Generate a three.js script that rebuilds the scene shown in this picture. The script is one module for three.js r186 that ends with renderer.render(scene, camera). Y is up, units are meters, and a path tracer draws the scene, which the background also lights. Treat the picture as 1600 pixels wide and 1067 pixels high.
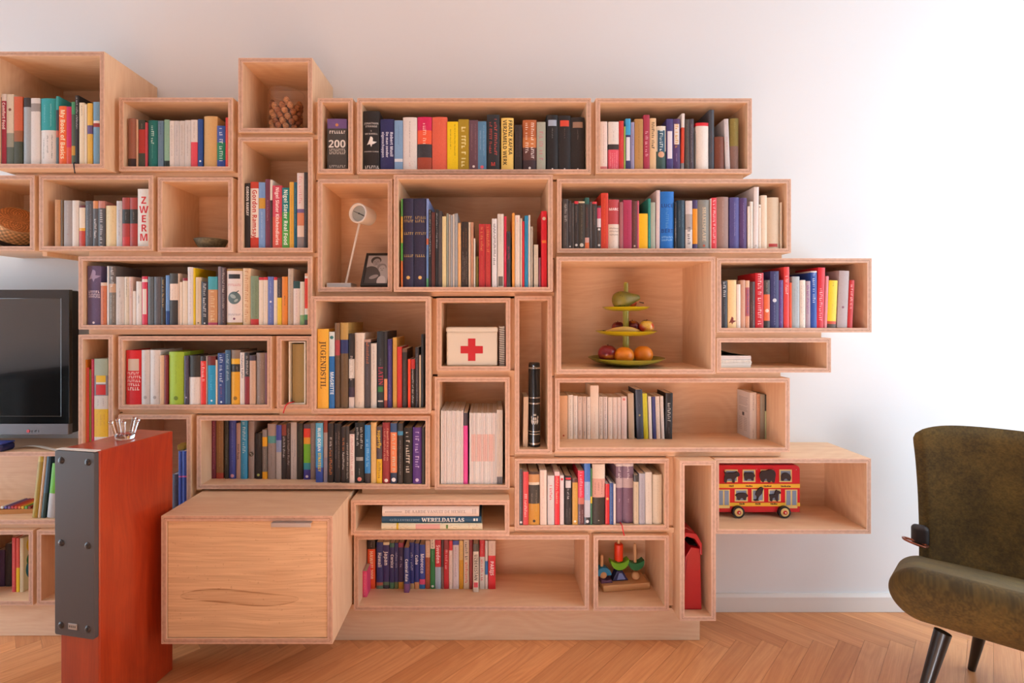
import * as THREE from 'three';
import { RoundedBoxGeometry } from 'three/addons/geometries/RoundedBoxGeometry.js';
import { mergeGeometries, toCreasedNormals } from 'three/addons/utils/BufferGeometryUtils.js';
import { RectAreaLightUniformsLib } from 'three/addons/lights/RectAreaLightUniformsLib.js';

// ---------------------------------------------------------------- camera, daylight, exposure
const scene = new THREE.Scene();
const FOCAL = 780, CX = 768, CY = 495, EYE = 1.242, MAIN = 1.87, WALL = 2.115;   // pixels; metres from the eye to the shelf fronts and to the wall
const camera = new THREE.PerspectiveCamera(2 * Math.atan(533.5 / FOCAL) * 180 / Math.PI, 1600 / 1067, 0.05, 60);
camera.position.set(0, EYE, MAIN);
camera.lookAt(0, EYE, -5);
camera.setViewOffset(1600, 1067, 800 - CX, 533.5 - CY, 1600, 1067);
camera.updateProjectionMatrix();
const renderer = new THREE.WebGLRenderer({ antialias: true });
renderer.toneMapping = THREE.LinearToneMapping;
renderer.toneMappingExposure = 0.29;
renderer.shadowMap.enabled = true;
RectAreaLightUniformsLib.init();
scene.background = new THREE.Color().setRGB(0.68, 0.87, 1.04);
scene.backgroundIntensity = 1.6;
const ROOM = { x0: -3.4, x1: 2.75, z0: MAIN - WALL, z1: 4.9, top: 2.95 };
const WIN_FRONT = { x0: -2.5, x1: -0.9, y0: 0.05, y1: 2.6 };          // in the wall behind the camera
const WIN_RIGHT = { z0: 0.0, z1: 1.6, y0: 0.12, y1: 2.6 };              // in the right wall
const WIN_LEFT = { z0: 0.05, z1: 1.15, y0: 0.06, y1: 2.1 };               // in the left wall
const sun = new THREE.DirectionalLight(new THREE.Color().setRGB(0.86, 0.98, 1.14), 165);
sun.position.set(-3.32, 4.16, 8.2);
sun.target.position.set(0.2, 0, 1.0);
sun.castShadow = true;
sun.shadow.mapSize.set(2048, 2048);
Object.assign(sun.shadow.camera, { left: -4, right: 4, top: 4, bottom: -4, near: 0.5, far: 18 });
scene.add(sun, sun.target);
const frontDay = new THREE.RectAreaLight(new THREE.Color().setRGB(0.74, 0.92, 1.04), 0.5, WIN_FRONT.x1 - WIN_FRONT.x0, WIN_FRONT.y1 - WIN_FRONT.y0);
frontDay.position.set((WIN_FRONT.x0 + WIN_FRONT.x1) / 2, (WIN_FRONT.y0 + WIN_FRONT.y1) / 2, ROOM.z1 - 0.02);
frontDay.lookAt(frontDay.position.x, frontDay.position.y, 0);
const sideDay = new THREE.RectAreaLight(new THREE.Color().setRGB(0.76, 0.90, 1.0), 16, WIN_RIGHT.z1 - WIN_RIGHT.z0, WIN_RIGHT.y1 - WIN_RIGHT.y0);
sideDay.position.set(ROOM.x1 - 0.02, (WIN_RIGHT.y0 + WIN_RIGHT.y1) / 2, (WIN_RIGHT.z0 + WIN_RIGHT.z1) / 2);
sideDay.lookAt(0, sideDay.position.y, sideDay.position.z);
const leftDay = new THREE.RectAreaLight(new THREE.Color().setRGB(0.72, 0.92, 1.06), 18, WIN_LEFT.z1 - WIN_LEFT.z0, WIN_LEFT.y1 - WIN_LEFT.y0);
leftDay.position.set(ROOM.x0 + 0.02, (WIN_LEFT.y0 + WIN_LEFT.y1) / 2, (WIN_LEFT.z0 + WIN_LEFT.z1) / 2);
leftDay.lookAt(0, leftDay.position.y, leftDay.position.z);
scene.add(frontDay, sideDay, leftDay);

// ---------------------------------------------------------------- helpers
let seed = 7;
const rnd = () => { seed = (seed * 1664525 + 1013904223) >>> 0; return seed / 4294967296; };
const rr = (a, b) => a + (b - a) * rnd();
const PX = (x, d) => (x - CX) * d / FOCAL;
const PY = (y, d) => EYE + (CY - y) * d / FOCAL;
const ZD = (d) => MAIN - d;
const used = {};
function numbered(name) { const n = used[name] = (used[name] ?? -1) + 1; return n ? `${name}_${String(n).padStart(3, '0')}` : name; }
function shade(o) { o.traverse((m) => { if (m.isMesh) { m.castShadow = true; m.receiveShadow = true; } }); return o; }
function thing(name, label, category, [x, y, z] = [0, 0, 0], turn = 0, group) {
  const o = new THREE.Group(); o.name = numbered(name); scene.add(o);
  o.position.set(x, y, z); o.rotation.y = turn; o.userData = { label, category };
  if (group) o.userData.group = group;
  return o;
}
function part(name, geometry, material, parent, label) {
  const m = new THREE.Mesh(Array.isArray(geometry) ? mergeGeometries(geometry.map((g) => g.index ? g.toNonIndexed() : g)) : geometry, material);
  m.name = parent === scene ? numbered(name) : name;
  m.castShadow = m.receiveShadow = true;
  if (label) m.userData.label = label;
  parent.add(m); return m;
}
function struct(name, geometry, material, parent = scene) { const m = part(name, geometry, material, parent); if (parent === scene) m.userData.kind = 'structure'; return m; }
const at = (g, x = 0, y = 0, z = 0) => g.translate(x, y, z);
const box = (x0, x1, y0, y1, z0, z1) => at(new THREE.BoxGeometry(x1 - x0, y1 - y0, z1 - z0), (x0 + x1) / 2, (y0 + y1) / 2, (z0 + z1) / 2);
const rbox = (x0, x1, y0, y1, z0, z1, r = 0.004, s = 3) => at(new RoundedBoxGeometry(x1 - x0, y1 - y0, z1 - z0, s, r), (x0 + x1) / 2, (y0 + y1) / 2, (z0 + z1) / 2);
const lathe = (pts, n = 40) => new THREE.LatheGeometry(pts.map(([x, y]) => new THREE.Vector2(x, y)), n);
const tube = (pts, r, n = 24, closed = false, rs = 8) => new THREE.TubeGeometry(new THREE.CatmullRomCurve3(pts.map((p) => new THREE.Vector3(...p)), closed), n, r, rs, closed);
const rod = (a, b, r0, r1 = r0, n = 16) => {
  const A = new THREE.Vector3(...a), B = new THREE.Vector3(...b), g = new THREE.CylinderGeometry(r1, r0, A.distanceTo(B), n);
  g.applyQuaternion(new THREE.Quaternion().setFromUnitVectors(new THREE.Vector3(0, 1, 0), B.clone().sub(A).normalize()));
  return g.translate((A.x + B.x) / 2, (A.y + B.y) / 2, (A.z + B.z) / 2);
};
const shapeOf = (pts) => { const s = new THREE.Shape(); pts.forEach(([x, y], i) => i ? s.lineTo(x, y) : s.moveTo(x, y)); s.closePath(); return s; };
const slab = (shape, depth, bevel = 0.0008) => new THREE.ExtrudeGeometry(shape, { depth, bevelEnabled: bevel > 0, bevelSize: bevel, bevelThickness: bevel, bevelSegments: 2, curveSegments: 14 });

// smooth value noise for computed textures (periodic in both directions)
function noiseGrid(nx, ny) { const a = new Float32Array(nx * ny).map(() => rnd()); return (u, v) => {
  const x = ((u % 1) + 1) % 1 * nx, y = ((v % 1) + 1) % 1 * ny, i = Math.floor(x), j = Math.floor(y), f = x - i, g = y - j, s = f * f * (3 - 2 * f), t = g * g * (3 - 2 * g);
  const q = (p, r) => a[(r % ny) * nx + (p % nx)];
  return (q(i, j) * (1 - s) + q(i + 1, j) * s) * (1 - t) + (q(i, j + 1) * (1 - s) + q(i + 1, j + 1) * s) * t; }; }
function tex(w, h, f, srgb = true) {
  const data = new Uint8Array(w * h * 4);
  for (let y = 0; y < h; y++) for (let x = 0; x < w; x++) { const c = f((x + 0.5) / w, (y + 0.5) / h), k = (y * w + x) * 4; for (let n = 0; n < 3; n++) data[k + n] = Math.max(0, Math.min(255, c[n])); data[k + 3] = 255; }
  const t = new THREE.DataTexture(data, w, h); t.wrapS = t.wrapT = THREE.RepeatWrapping; t.magFilter = THREE.LinearFilter; t.minFilter = THREE.LinearMipmapLinearFilter; t.generateMipmaps = true;
  if (srgb) t.colorSpace = THREE.SRGBColorSpace; t.needsUpdate = true; return t;
}
function canvasTex(w, h, draw) { const c = document.createElement('canvas'); c.width = w; c.height = h; draw(c.getContext('2d'), w, h); const t = new THREE.CanvasTexture(c); t.colorSpace = THREE.SRGBColorSpace; t.anisotropy = 8; return t; }
const mat = (color, roughness = 0.6, more = {}) => new THREE.MeshPhysicalMaterial({ color, roughness, ...more });

// ---------------------------------------------------------------- materials
function woodTex(base, dark, { fine = 0.5, streak = 0.5, flame = 0.3, w = 1024, h = 512 } = {}) {
  const big = noiseGrid(4, 9), mid = noiseGrid(6, 40), thin = noiseGrid(10, 170), pore = noiseGrid(60, 256), warp = noiseGrid(5, 5);
  return tex(w, h, (u, v) => {
    const wv = v + (warp(u, v) - 0.5) * 0.05, cath = 0.5 + 0.5 * Math.sin((big(u, wv) * 5 + wv * 9) * 6.283);
    const k = Math.min(1, Math.max(0, flame * 0.5 * cath + streak * 0.5 * mid(u, wv) + fine * 0.45 * thin(u, wv) + 0.12 * pore(u, v) - 0.06));
    return base.map((b, i) => b + (dark[i] - b) * k);
  });
}
const birchTex = woodTex([243, 208, 172], [216, 166, 126], { flame: 0.3, streak: 0.5, fine: 0.5 });
const birch = mat(0xffffff, 0.5, { map: birchTex, clearcoat: 0.12, clearcoatRoughness: 0.45 });
const litPlinthPly = mat(0xffffff, 0.5, { map: woodTex([250, 224, 194], [228, 188, 152], { flame: 0.45, streak: 0.4, fine: 0.5 }), clearcoat: 0.12, clearcoatRoughness: 0.45 });  // birch in a paler tone: light on the plinths is put into the colour
const doorTex = (() => {
  const mid = noiseGrid(3, 44), thin = noiseGrid(7, 150), warp = noiseGrid(3, 6), spot = noiseGrid(60, 90);
  return tex(1024, 768, (u, v) => {
    const wv = v + (warp(u, v) - 0.5) * 0.05, k = 0.2 * mid(u, wv) + 0.26 * thin(u, wv);
    const cy = 0.345 + 0.02 * Math.sin(u * 7), sx = (u - 0.45) / 0.37, half = 0.062 * Math.sqrt(Math.max(0, 1 - sx * sx)), e = (v - cy) / Math.max(0.004, half);
    let heart = Math.abs(e) < 1.05 && Math.abs(sx) < 1 ? 0.12 + 0.75 * Math.exp(-Math.pow((Math.abs(e) - 0.92) / 0.11, 2)) * Math.max(0, 1.7 * thin(u * 0.8, v) - 0.25) : 0;
    if (spot(u, v) > 0.93 && v > 0.12) heart += 0.22;
    const t = Math.min(1, k + heart);
    return [244 - 72 * t, 208 - 86 * t, 166 - 82 * t];
  });
})();
const plyTex = (() => {
  const along = noiseGrid(90, 3), knots = noiseGrid(40, 9);
  return tex(512, 64, (u, v) => { const layer = Math.floor(v * 7), k = [0.02, 0.5, 0.16, 0.78, 0.16, 0.5, 0.02][layer] + 0.2 * along(u, layer / 7) - 0.1 + (layer % 2 && knots(u, layer / 7) > 0.9 ? 0.3 : 0); return [234 - 84 * k, 194 - 84 * k, 170 - 80 * k]; });
})();
const ply = mat(0xffffff, 0.65, { map: plyTex });
const paintNoise = (() => { const a = noiseGrid(220, 220), b = noiseGrid(60, 60); return tex(512, 512, (u, v) => { const k = 128 + 70 * (a(u, v) - 0.5) + 50 * (b(u, v) - 0.5); return [k, k, k]; }, false); })();
const wallPaint = mat(new THREE.Color().setRGB(0.795, 0.80, 0.825), 0.85, { bumpMap: paintNoise, bumpScale: 0.0006 });
const ceilingPaint = mat(new THREE.Color().setRGB(0.82, 0.80, 0.78), 0.9);
const trimPaint = mat(new THREE.Color().setRGB(0.80, 0.77, 0.75), 0.45);
const white = mat(0xeeeae4, 0.5), black = mat(0x17161a, 0.42), steel = mat(0xb9b6b4, 0.32, { metalness: 0.9 }), darkGrey = mat(0x55504f, 0.6);
const glass = new THREE.MeshPhysicalMaterial({ color: 0xffffff, roughness: 0.02, transmission: 1, thickness: 0.004, ior: 1.48 });
const paneGlass = new THREE.MeshPhysicalMaterial({ color: 0xffffff, roughness: 0, transmission: 1, thickness: 0 });
// ---------------------------------------------------------------- the shelf boxes: outer front edge in pixels of the photograph, distance of that front from the eye
const BOXES = {};
function shelf(id, x0, y0, x1, y1, d, label, ph) { BOXES[id] = { id, x0: PX(x0, d), x1: PX(x1, d), y0: PY(y1, d), y1: PY(y0, d), d, z: ZD(d), label, ph, t: 0.0165 }; }
const M = MAIN, BENCH = 1.9, FWD = 1.832;
shelf('A', -11, 80.5, 163, 263, 1.825, 'large plywood shelf box of cookbooks at the top left, standing proud', 'top left box');
shelf('B', 186, 152.5, 363.5, 267, M, 'plywood shelf box of green and white books left of the nut jar', 'box left of the nut jar');
shelf('C', 372.4, 90.5, 487.9, 207, M, 'square plywood shelf box holding the glass jar of nuts, highest on the wall', 'nut jar box');
shelf('D', 372, 214.5, 488.2, 394, M, 'upright plywood shelf box of cookbooks under the nut jar box', 'box under the nut jar');
shelf('E', 496.5, 153.3, 551, 270.8, M, 'narrow plywood shelf box holding one thick grey and purple book', 'narrow top box');
shelf('F', 558.2, 153.3, 923.5, 271.4, M, 'wide plywood shelf box of novels in the middle of the top row', 'wide top middle box');
shelf('G', 931, 153.5, 1174.8, 270.8, M, 'plywood shelf box of mixed books at the top right', 'top right box');
shelf('H', -62, 274, 53.6, 391.6, M, 'plywood shelf box holding the tilted straw hat', 'box with the straw hat');
shelf('I', 61, 274, 239, 391.6, M, 'plywood shelf box of paperbacks beside the straw hat box', 'box right of the straw hat');
shelf('J', 246.5, 277, 363.4, 393.5, M, 'plywood shelf box empty but for a small stone bowl', 'box with the stone bowl');
shelf('K', 122.6, 400.5, 487.7, 514.7, M, 'wide plywood shelf box of novels just under the stone bowl box', 'wide box below the bowl');
shelf('L', 122.5, 523, 176.3, 700, M, 'narrow upright plywood shelf box of comic albums right of the television', 'narrow box beside the television');
shelf('M', 185, 525.3, 424.4, 639.5, M, 'plywood shelf box of dictionaries and novels behind the glass candle holder', 'box above the candle holder');
shelf('N', 432.7, 525.3, 486.2, 639.5, M, 'small narrow plywood shelf box holding one slipcased book', 'slipcase box');
shelf('O', 185, 648, 298.5, 826, M, 'plywood shelf box half hidden behind the red loudspeaker', 'box behind the loudspeaker');
shelf('P', 307.5, 650, 671.6, 764, M, 'wide plywood shelf box of business books above the closed cabinet', 'wide box above the cabinet');
shelf('Q', 496.6, 279.8, 612.7, 455.5, M, 'upright plywood shelf box with the clock and the photo frame', 'clock box');
shelf('R', 615.2, 273, 863.7, 455.6, FWD, 'large plywood shelf box of books and magazines right of the clock', 'box right of the clock');
shelf('S', 870.5, 279.5, 1236, 395, M, 'wide plywood shelf box of books above the fruit stand', 'wide box above the fruit stand');
shelf('T', 869.8, 401.2, 1118, 584, FWD, 'large plywood shelf box with only the fruit stand in it', 'fruit stand box');
shelf('U', 1119.8, 403.5, 1362, 519.4, M, 'plywood shelf box of red and blue books right of the fruit stand', 'box right of the fruit stand');
shelf('V', 1119.8, 528, 1298.5, 582, M, 'low plywood shelf box with a stack of papers', 'low box with the papers');
shelf('W', 867.5, 590.7, 1234, 706, M, 'wide half empty plywood shelf box of pale paperbacks under the fruit stand', 'wide box under the fruit stand');
shelf('X', 486.6, 463, 672, 646, FWD, 'large plywood shelf box of art books under the clock', 'box under the clock');
shelf('Y', 682.5, 465.5, 797.5, 579.4, M, 'square plywood shelf box with the white first aid tin', 'first aid tin box');
shelf('Z', 679.5, 589.5, 796.4, 765, M, 'upright plywood shelf box of white magazines under the first aid tin', 'box under the first aid tin');
shelf('AA', 804.5, 462.5, 862.7, 709, M, 'tall narrow plywood shelf box with the black cylinder', 'black cylinder box');
shelf('AB', 804.3, 717, 1045.2, 828, M, 'plywood shelf box of paperbacks just under the black cylinder box', 'box left of the toy bus');
shelf('AC', 1062.5, 720, 1118.5, 970, FWD, 'tall narrow plywood shelf box with the red leather bag', 'red bag box');
shelf('AD', 1116.5, 716.5, 1361, 834, M, 'plywood shelf box with the red toy bus, floating lowest on the right', 'toy bus box');
shelf('AE', 548.4, 781.6, 796, 836, 1.82, 'low plywood shelf box with flat stacked atlases', 'low box of stacked atlases');
shelf('AF', 553, 836, 920.5, 954, M, 'wide plywood shelf box of travel guides in the bottom row', 'wide bottom box');
shelf('AG', 927.5, 836.7, 1045.3, 954.5, M, 'small plywood shelf box with the wooden stacking toy', 'stacking toy box');
shelf('AH', -330, 706, 172, 819, BENCH, 'long plywood shelf box carrying the television', 'box under the television');
shelf('AI', -68, 828.5, 51.5, 945.5, BENCH, 'plywood shelf box of picture books at the bottom left', 'bottom left box');
shelf('AK', 185, 835, 298.5, 954, M, 'low plywood shelf box in the gap between the red loudspeaker and the closed cabinet', 'gap box');
shelf('AJ', 57.5, 828.5, 176, 945.5, BENCH, 'empty plywood shelf box at floor level behind the red loudspeaker', 'empty low box');

// ---------------------------------------------------------------- what stands on them: left, right and top edge in a crop of the photograph [x, y, scale, bottom]; colours from top to bottom; what it looks like; print
const ROWS = [];
const row = (id, crop, back, kind, text) => ROWS.push({ id, crop, back, kind, lines: text.trim().split('\n').map((l) => l.trim()).filter(Boolean) });

row('A', [0, 70, 4.852, 897], [0.012, 0.012], 'c', `
-20 7 385|#8c7c78|grey edged||
8 46 360|#e8e0dc:.1,#a8304a|maroon|v#fff@.12-.5:Comfort Food|
47 102 362|#dccdb8:.55,#9a9c8c:.75,#5c6a62|cream floral|c#7a4a3a@.2-.24|
104 168 380|#d0603c:.5,#9a5a34:.66,#43493a|orange red|-|
171 232 388|#3e3a3c:.14,#aab4bc|pale blue grey|-|h
233 300 392|#ddd8d4:.08,#9c9490:.2,#e2dcd8|white pictured|-|
302 419 393|#2fa0a4:.48,#e4dfdc|teal and white|i#f0f0f0@.08-.42:2;i#2c3838@.55-.9:3|h
424 444 378|#38a0a0:.2,#38404a:.5,#b86050:.6,#5a6a70|thin teal|-|
445 502 452|#ee6a30|orange|v#f6e4c0@.06-.9:My Book of Basics|
503 540 456|#c81c5c:.7,#d8503c|magenta|-|
541 568 420|#4c9468:.2,#4f5c4c:.7,#c8983c:.85,#5a6a50|green|-|
569 597 372|#201e24|tall black|w#e8e4e0@.03-.5:1|R
600 639 426|#eadcc0|ivory|i#5a4a3a@.05-.2:1|
641 659 440|#e8dcc8|thin ivory|-|
661 700 430|#e4b850:.36,#6a5a8c:.5,#e4b850|yellow|-|
706 752 420|#78a4c4:.3,#e8e0d8:.34,#a83a34:.4,#78a4c4|light blue|-|
`);
row('B', [170, 140, 7.273, 888], [0.012, 0.012], 'b', `
212 311 330|#9c6450:.82,#33262a|brown|i#c04030@.08-.5:1|h
312 331 342|#dcb494|thin beige|-|
337 410 350|#363c32:.2,#b83228:.7,#3c4236|red and dark green|i#d8c8b8@.08-.18:1|
413 437 378|#c84a58|thin pink|-|
440 552 352|#12706a|teal|w#e8f0e8@.12-.48:1;i#a8c8b8@.12-.8:1|h
557 619 358|#64829a|slate blue|i#2c3c50@.05-.3:1|
628 688 345|#8ab49a:.86,#142a24|pale green|-|
690 742 358|#e2dad4|white|i#8a7a70@.1-.75:1|
743 802 358|#cfc9c8|white|i#8a8088@.1-.75:1|
803 861 358|#d2cac6|white|i#8a7a70@.1-.75:1|
862 929 352|#d4cecb|white|i#8a7a78@.1-.75:1|
931 1006 347|#e2d8d2:.47,#de4858|white and pink|i#8a7a70@.05-.4:1|
1011 1066 340|#264c94|blue|c#e8ecf0@.85-.89|
1076 1228 306|#d8ae74|thick tan cloth|-|h
1229 1321 415|#3c5aac:.4,#108060:.82,#2448a0|blue and green|w#f0f0f0@.06-.85:1|
1326 1358 322|#d24038|red dotted|i#f4e8e0@.05-.95:2|
`);
row('D', [370, 210, 5.615, 990], [0.012, 0.012], 'c', `
45 118 420|#262426|black|v#f0eeec@.05-.5:GORDON RAMSAY|h
119 190 408|#c8442e:.1,#efe4dc:.84,#c83c28|white and red|v#c03828@.12-.85:Gordon Ramsay|
191 248 412|#7ca0d4:.24,#cf9a34:.4,#7ca0d4|light blue|i#e8f0f8@.45-.85:1|
250 291 385|#74344c|plum|i#e0c8cc@.3-.6:1|
292 311 390|#e6dcd0:.3,#4c3438|thin pale|-|
313 395 440|#d0485c:.5,#d85a4a|salmon pink|v#f8ece8@.03-.95:Nigel Slater Kitchendiaries|
397 461 460|#0f7c80:.4,#3c9a4c:.7,#5aa84c|green and teal|v#f0f4ec@.03-.95:Nigel Slater Real Food|
462 500 410|#dca83c|ochre|i#a87820@.2-.9:1|
501 526 410|#145a74|narrow dark teal|i#d0e0e0@.1-.7:1|
528 589 330|#e4d6d4:.48,#7a68a0:.53,#d88a68:.7,#e4d0c4:.85,#8c8488|tall white|w#e09aa0@.05-.4:1|
590 622 325|#343034|tall charcoal|i#9a9494@.1-.85:1|
`);
row('E', [490, 140, 6.154, 755], [0.016, 0.016], 'b', `
130 318 262|#745896:.19,#474544|thick grey and purple|c#d8905c@.09-.15;k#e8e4e0@.23-.29:1;H#f0eeec@.4-.58:200;k#c8c4c0@.58-.63:1;k#c8c4c0@.64-.69:1;k#c0bcb8@.9-.95:1|
`);
row('F', [490, 140, 6.154, 757], [0.012, 0.012], 'b', `
475 632 188|#232022|thick tall black|H#c8c4c0@.19-.23:JONATHAN;H#c8c4c0@.24-.28:STRANGE;H#a8a4a0@.32-.35:&;H#c8c4c0@.37-.4:MR NORRELL;b#f2f0ee@.42-.62;H#c8c4c0@.67-.7:SUSANNA CLARKE;k#d8d4d0@.92-.97:1|h
640 775 265|#28285e|navy|v#e4e4f0@.25-.75:Robert Musil/De man zonder/eigenschappen|h
777 856 278|#7ea4cc:.77,#dce0e8:.83,#7ea4cc|light blue|i#5a7a9c@.1-.5:1|
857 993 248|#e4dcd8|thick white|i#6a5a5c@.08-.75:1;i#d88078@.86-.92:1|h
998 1135 245|#d41c58:.25,#ee5c38:.51,#39343a:.76,#a8472e|pink, orange and black|w#f8d8c8@.12-.5:1|h
1139 1284 245|#e0644a|thick coral|i#f0a088@.1-.14:1|h
1285 1390 290|#f0cc00|bright yellow|i#3a3010@.06-.7:2|
1392 1493 268|#a88a14|mustard|w#ece4b0@.15-.9:1|
1495 1583 275|#644450|mauve|i#a88890@.08-.8:2;c#e8dcd8@.9-.95|
`);
row('F', [720, 140, 7.273, 890], [0.012, 0.012], 'b', `
192 292 335|#5484a8|steel blue|i#c8d8e4@.08-.72:2;c#d86070@.9-.97|
296 440 258|#26282c|tall black|w#d84c40@.08-.7:2;H#d83c34@.85-.93:M|h
460 601 295|#f0cc6c|pale yellow|v#3a2c14@.04-.9:FRANZ KAFKA/VERZAMELD WERK|h
612 696 375|#2c2220|dark brown|i#6a4a58@.05-.7:2|
704 862 318|#b46234:.35,#cc7c44:.55,#5c3834:.8,#3c2a30|amber brown|w#f8f4f0@.06-.75:2;c#f0ece8@.93-.98|h
864 964 342|#a8ac9c|sage grey|w#c08088@.2-.8:1;i#d08088@.88-.97:1|
976 1106 262|#1d1a1c|black|r#a4b0c4@.09-.2;i#d8d4d4@.24-.42:1;c#e4e0e0@.96-.99|h
1110 1250 268|#221c1d|black|r#d84a34@.09-.2;i#a88078@.24-.42:1;c#c8c0c0@.96-.99|h
1252 1408 288|#241d1c|black|r#9c7a64@.09-.2;i#a89080@.24-.42:1;c#c8c0c0@.96-.99|h
`);
row('G', [920, 140, 5.926, 733], [0.012, 0.012], 'b', `
105 172 286|#ecd8d0:.93,#e08080|cream|i#b89088@.1-.85:1|
181 278 288|#ece4de:.47,#3c3434:.58,#e0566a|white over pink|i#a89c98@.2-.4:1;i#f8e4e4@.62-.97:4|
280 324 280|#cc3634|red|i#e89080@.3-.6:1|
325 340 332|#98b454|thin lime|-|
341 388 260|#3ea4d8:.32,#343468|sky blue and navy|r#e8e8f0@.36-.82|
389 422 292|#9894b8|lavender|i#4c4868@.2-.5:1|
425 503 262|#b88a50|golden tan|i#7a5428@.1-.8:1|
508 564 225|#a8304a|tall crimson|w#f0d8dc@.3-.75:1|
566 624 255|#e0bc90|sand|w#3a2c24@.08-.6:1|
626 718 327|#e2d8c8:.58,#3a5450|white and dark green|r#24506a@.1-.58;w#ecf0f0@.1-.56:1;c#d8a888@.58-.72|h
721 781 262|#443a78|indigo|r#e8e0e8@.24-.78|
783 846 262|#50386c|purple|r#e8dcd4@.1-.5;w#d89a34@.1-.55:1;i#e8e0e0@.68-.84:1|
854 882 212|#e4dcd8:.25,#d04428:.88,#8a8484|thin white and red|-|L6
890 930 265|#48403c|dark brown|i#8a7c70@.1-.9:1|
933 972 262|#4a424c|dark grey|i#c0b8bc@.1-.85:1|
974 990 388|#403830|thin dark|-|
993 1112 296|#dc2430:.07,#efe6de|thick white|i#d8ccc4@.2-.6:1|h
1116 1162 178|#474c56|tall slate|i#94584c@.35-.7:1|h
1167 1258 426|#78402e|small brown leather|i#b87850@.25-.3:1|h
1268 1309 262|#d2cbcc|leaning pale grey|i#c08080@.35-.6:1|L-16
1312 1390 255|#8c7c3c:.54,#88685e|olive and taupe|i#b8ac70@.08-.2:1|h
`);
row('I', [0, 260, 6.154, 770], [0.012, 0.012], 'p', `
525 580 318|#cc9868|tan|i#a8683c@.1-.9:1|
585 610 322|#6c5438|thin dark olive|-|
613 690 326|#aaa4a4|grey|i#d8d4d4@.1-.6:1;i#b86060@.72-.75:1|
693 755 326|#e4dcd4|white|-|
760 816 372|#6a2c34:.06,#eadcc8:.55,#e8b040:.62,#c84838|cream and red|i#a83830@.64-.98:2|
820 890 330|#56585f|slate grey|i#c8c8cc@.08-.8:2|
893 941 330|#d8905c:.17,#5a5c61|grey with orange top|w#f4f4f4@.4-.82:1|
943 1005 330|#c48478:.16,#585a60|grey with pink top|w#f4f4f4@.2-.98:1|
1010 1117 376|#e6d4a8|wide cream|i#b89c60@.1-.4:2|h
1119 1172 330|#c8c9ce|pale blue grey|i#6a6a74@.2-.75:1|
1174 1245 298|#a84640:.24,#33302e:.53,#b03c38:.8,#c83838|red and black|i#d8d0c8@.3-.45:1|
1249 1319 298|#a84640:.24,#33302e:.53,#b03c38:.8,#a84038|red and black|i#d8d0c8@.3-.45:1|
1323 1436 215|#e6e8e8|tall white|s#cc2028@.12-.92:ZWERM|
`);
row('K', [120, 390, 7.62, 903], [0.012, 0.012], 'b', `
118 280 200|#665a80|thick dusty purple|b#a89cc0@.04-.3;k#e4dce8@.42-.46:1;k#e4dce8@.47-.5:1;k#e4dce8@.51-.54:1;c#e8e0e8@.94-.98|h
283 352 398|#e0c8b4:.08,#d07850|short orange|i#7a2c24@.2-.9:1|
361 382 202|#e4e6e8|thin white|-|
383 460 202|#6c6460:.3,#c8a080:.45,#7a7268|grey collage|w#f0ece8@.02-.34:1;i#d8d0c8@.5-.95:2|
465 562 330|#d2cac4|speckled white|i#5a5450@.25-.42:1;i#a89c98@.5-.95:2|
566 622 330|#dccfbe:.25,#d8ccb8|ivory pictured|i#4a4840@.05-.4:1|
624 664 330|#d4b8ac|pinkish|i#984c58@.1-.45:1|
666 703 500|#e4dcd4|short white|-|
706 770 385|#e2dfdd|white|i#4a484c@.3-.5:1|
774 837 325|#d83c58:.06,#e8e0dc:.12,#d83c58|red and white|r#e8dcd4@.26-.78|
846 914 330|#5e666c|slate grey|i#3a4044@.2-.9:1|
920 1000 330|#5c5a60|dark grey|i#3c3a40@.15-.5:1|
1004 1052 335|#38302c|dark brown|w#d8b468@.05-.62:1|
1058 1101 312|#6894d0:.72,#24488c|blue|i#a8c4e8@.1-.6:1|
1106 1203 290|#464644:.2,#ead8ca:.52,#3a3634|black and cream|i#b89c88@.24-.5:2|
1205 1222 290|#d0b49c|thin beige|-|
1224 1257 392|#ead8c4|short cream|-|
1259 1317 345|#8c2430:.06,#e6d8c4|cream with maroon top|-|
1320 1384 215|#e6e2e0|tall white|i#a8a0a8@.1-.85:1|
1386 1411 225|#e4c000|tall yellow|-|
1414 1477 335|#dcc8a8|cream|i#b8a080@.1-.8:1;c#6a5848@.94-.97|
`);
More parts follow.
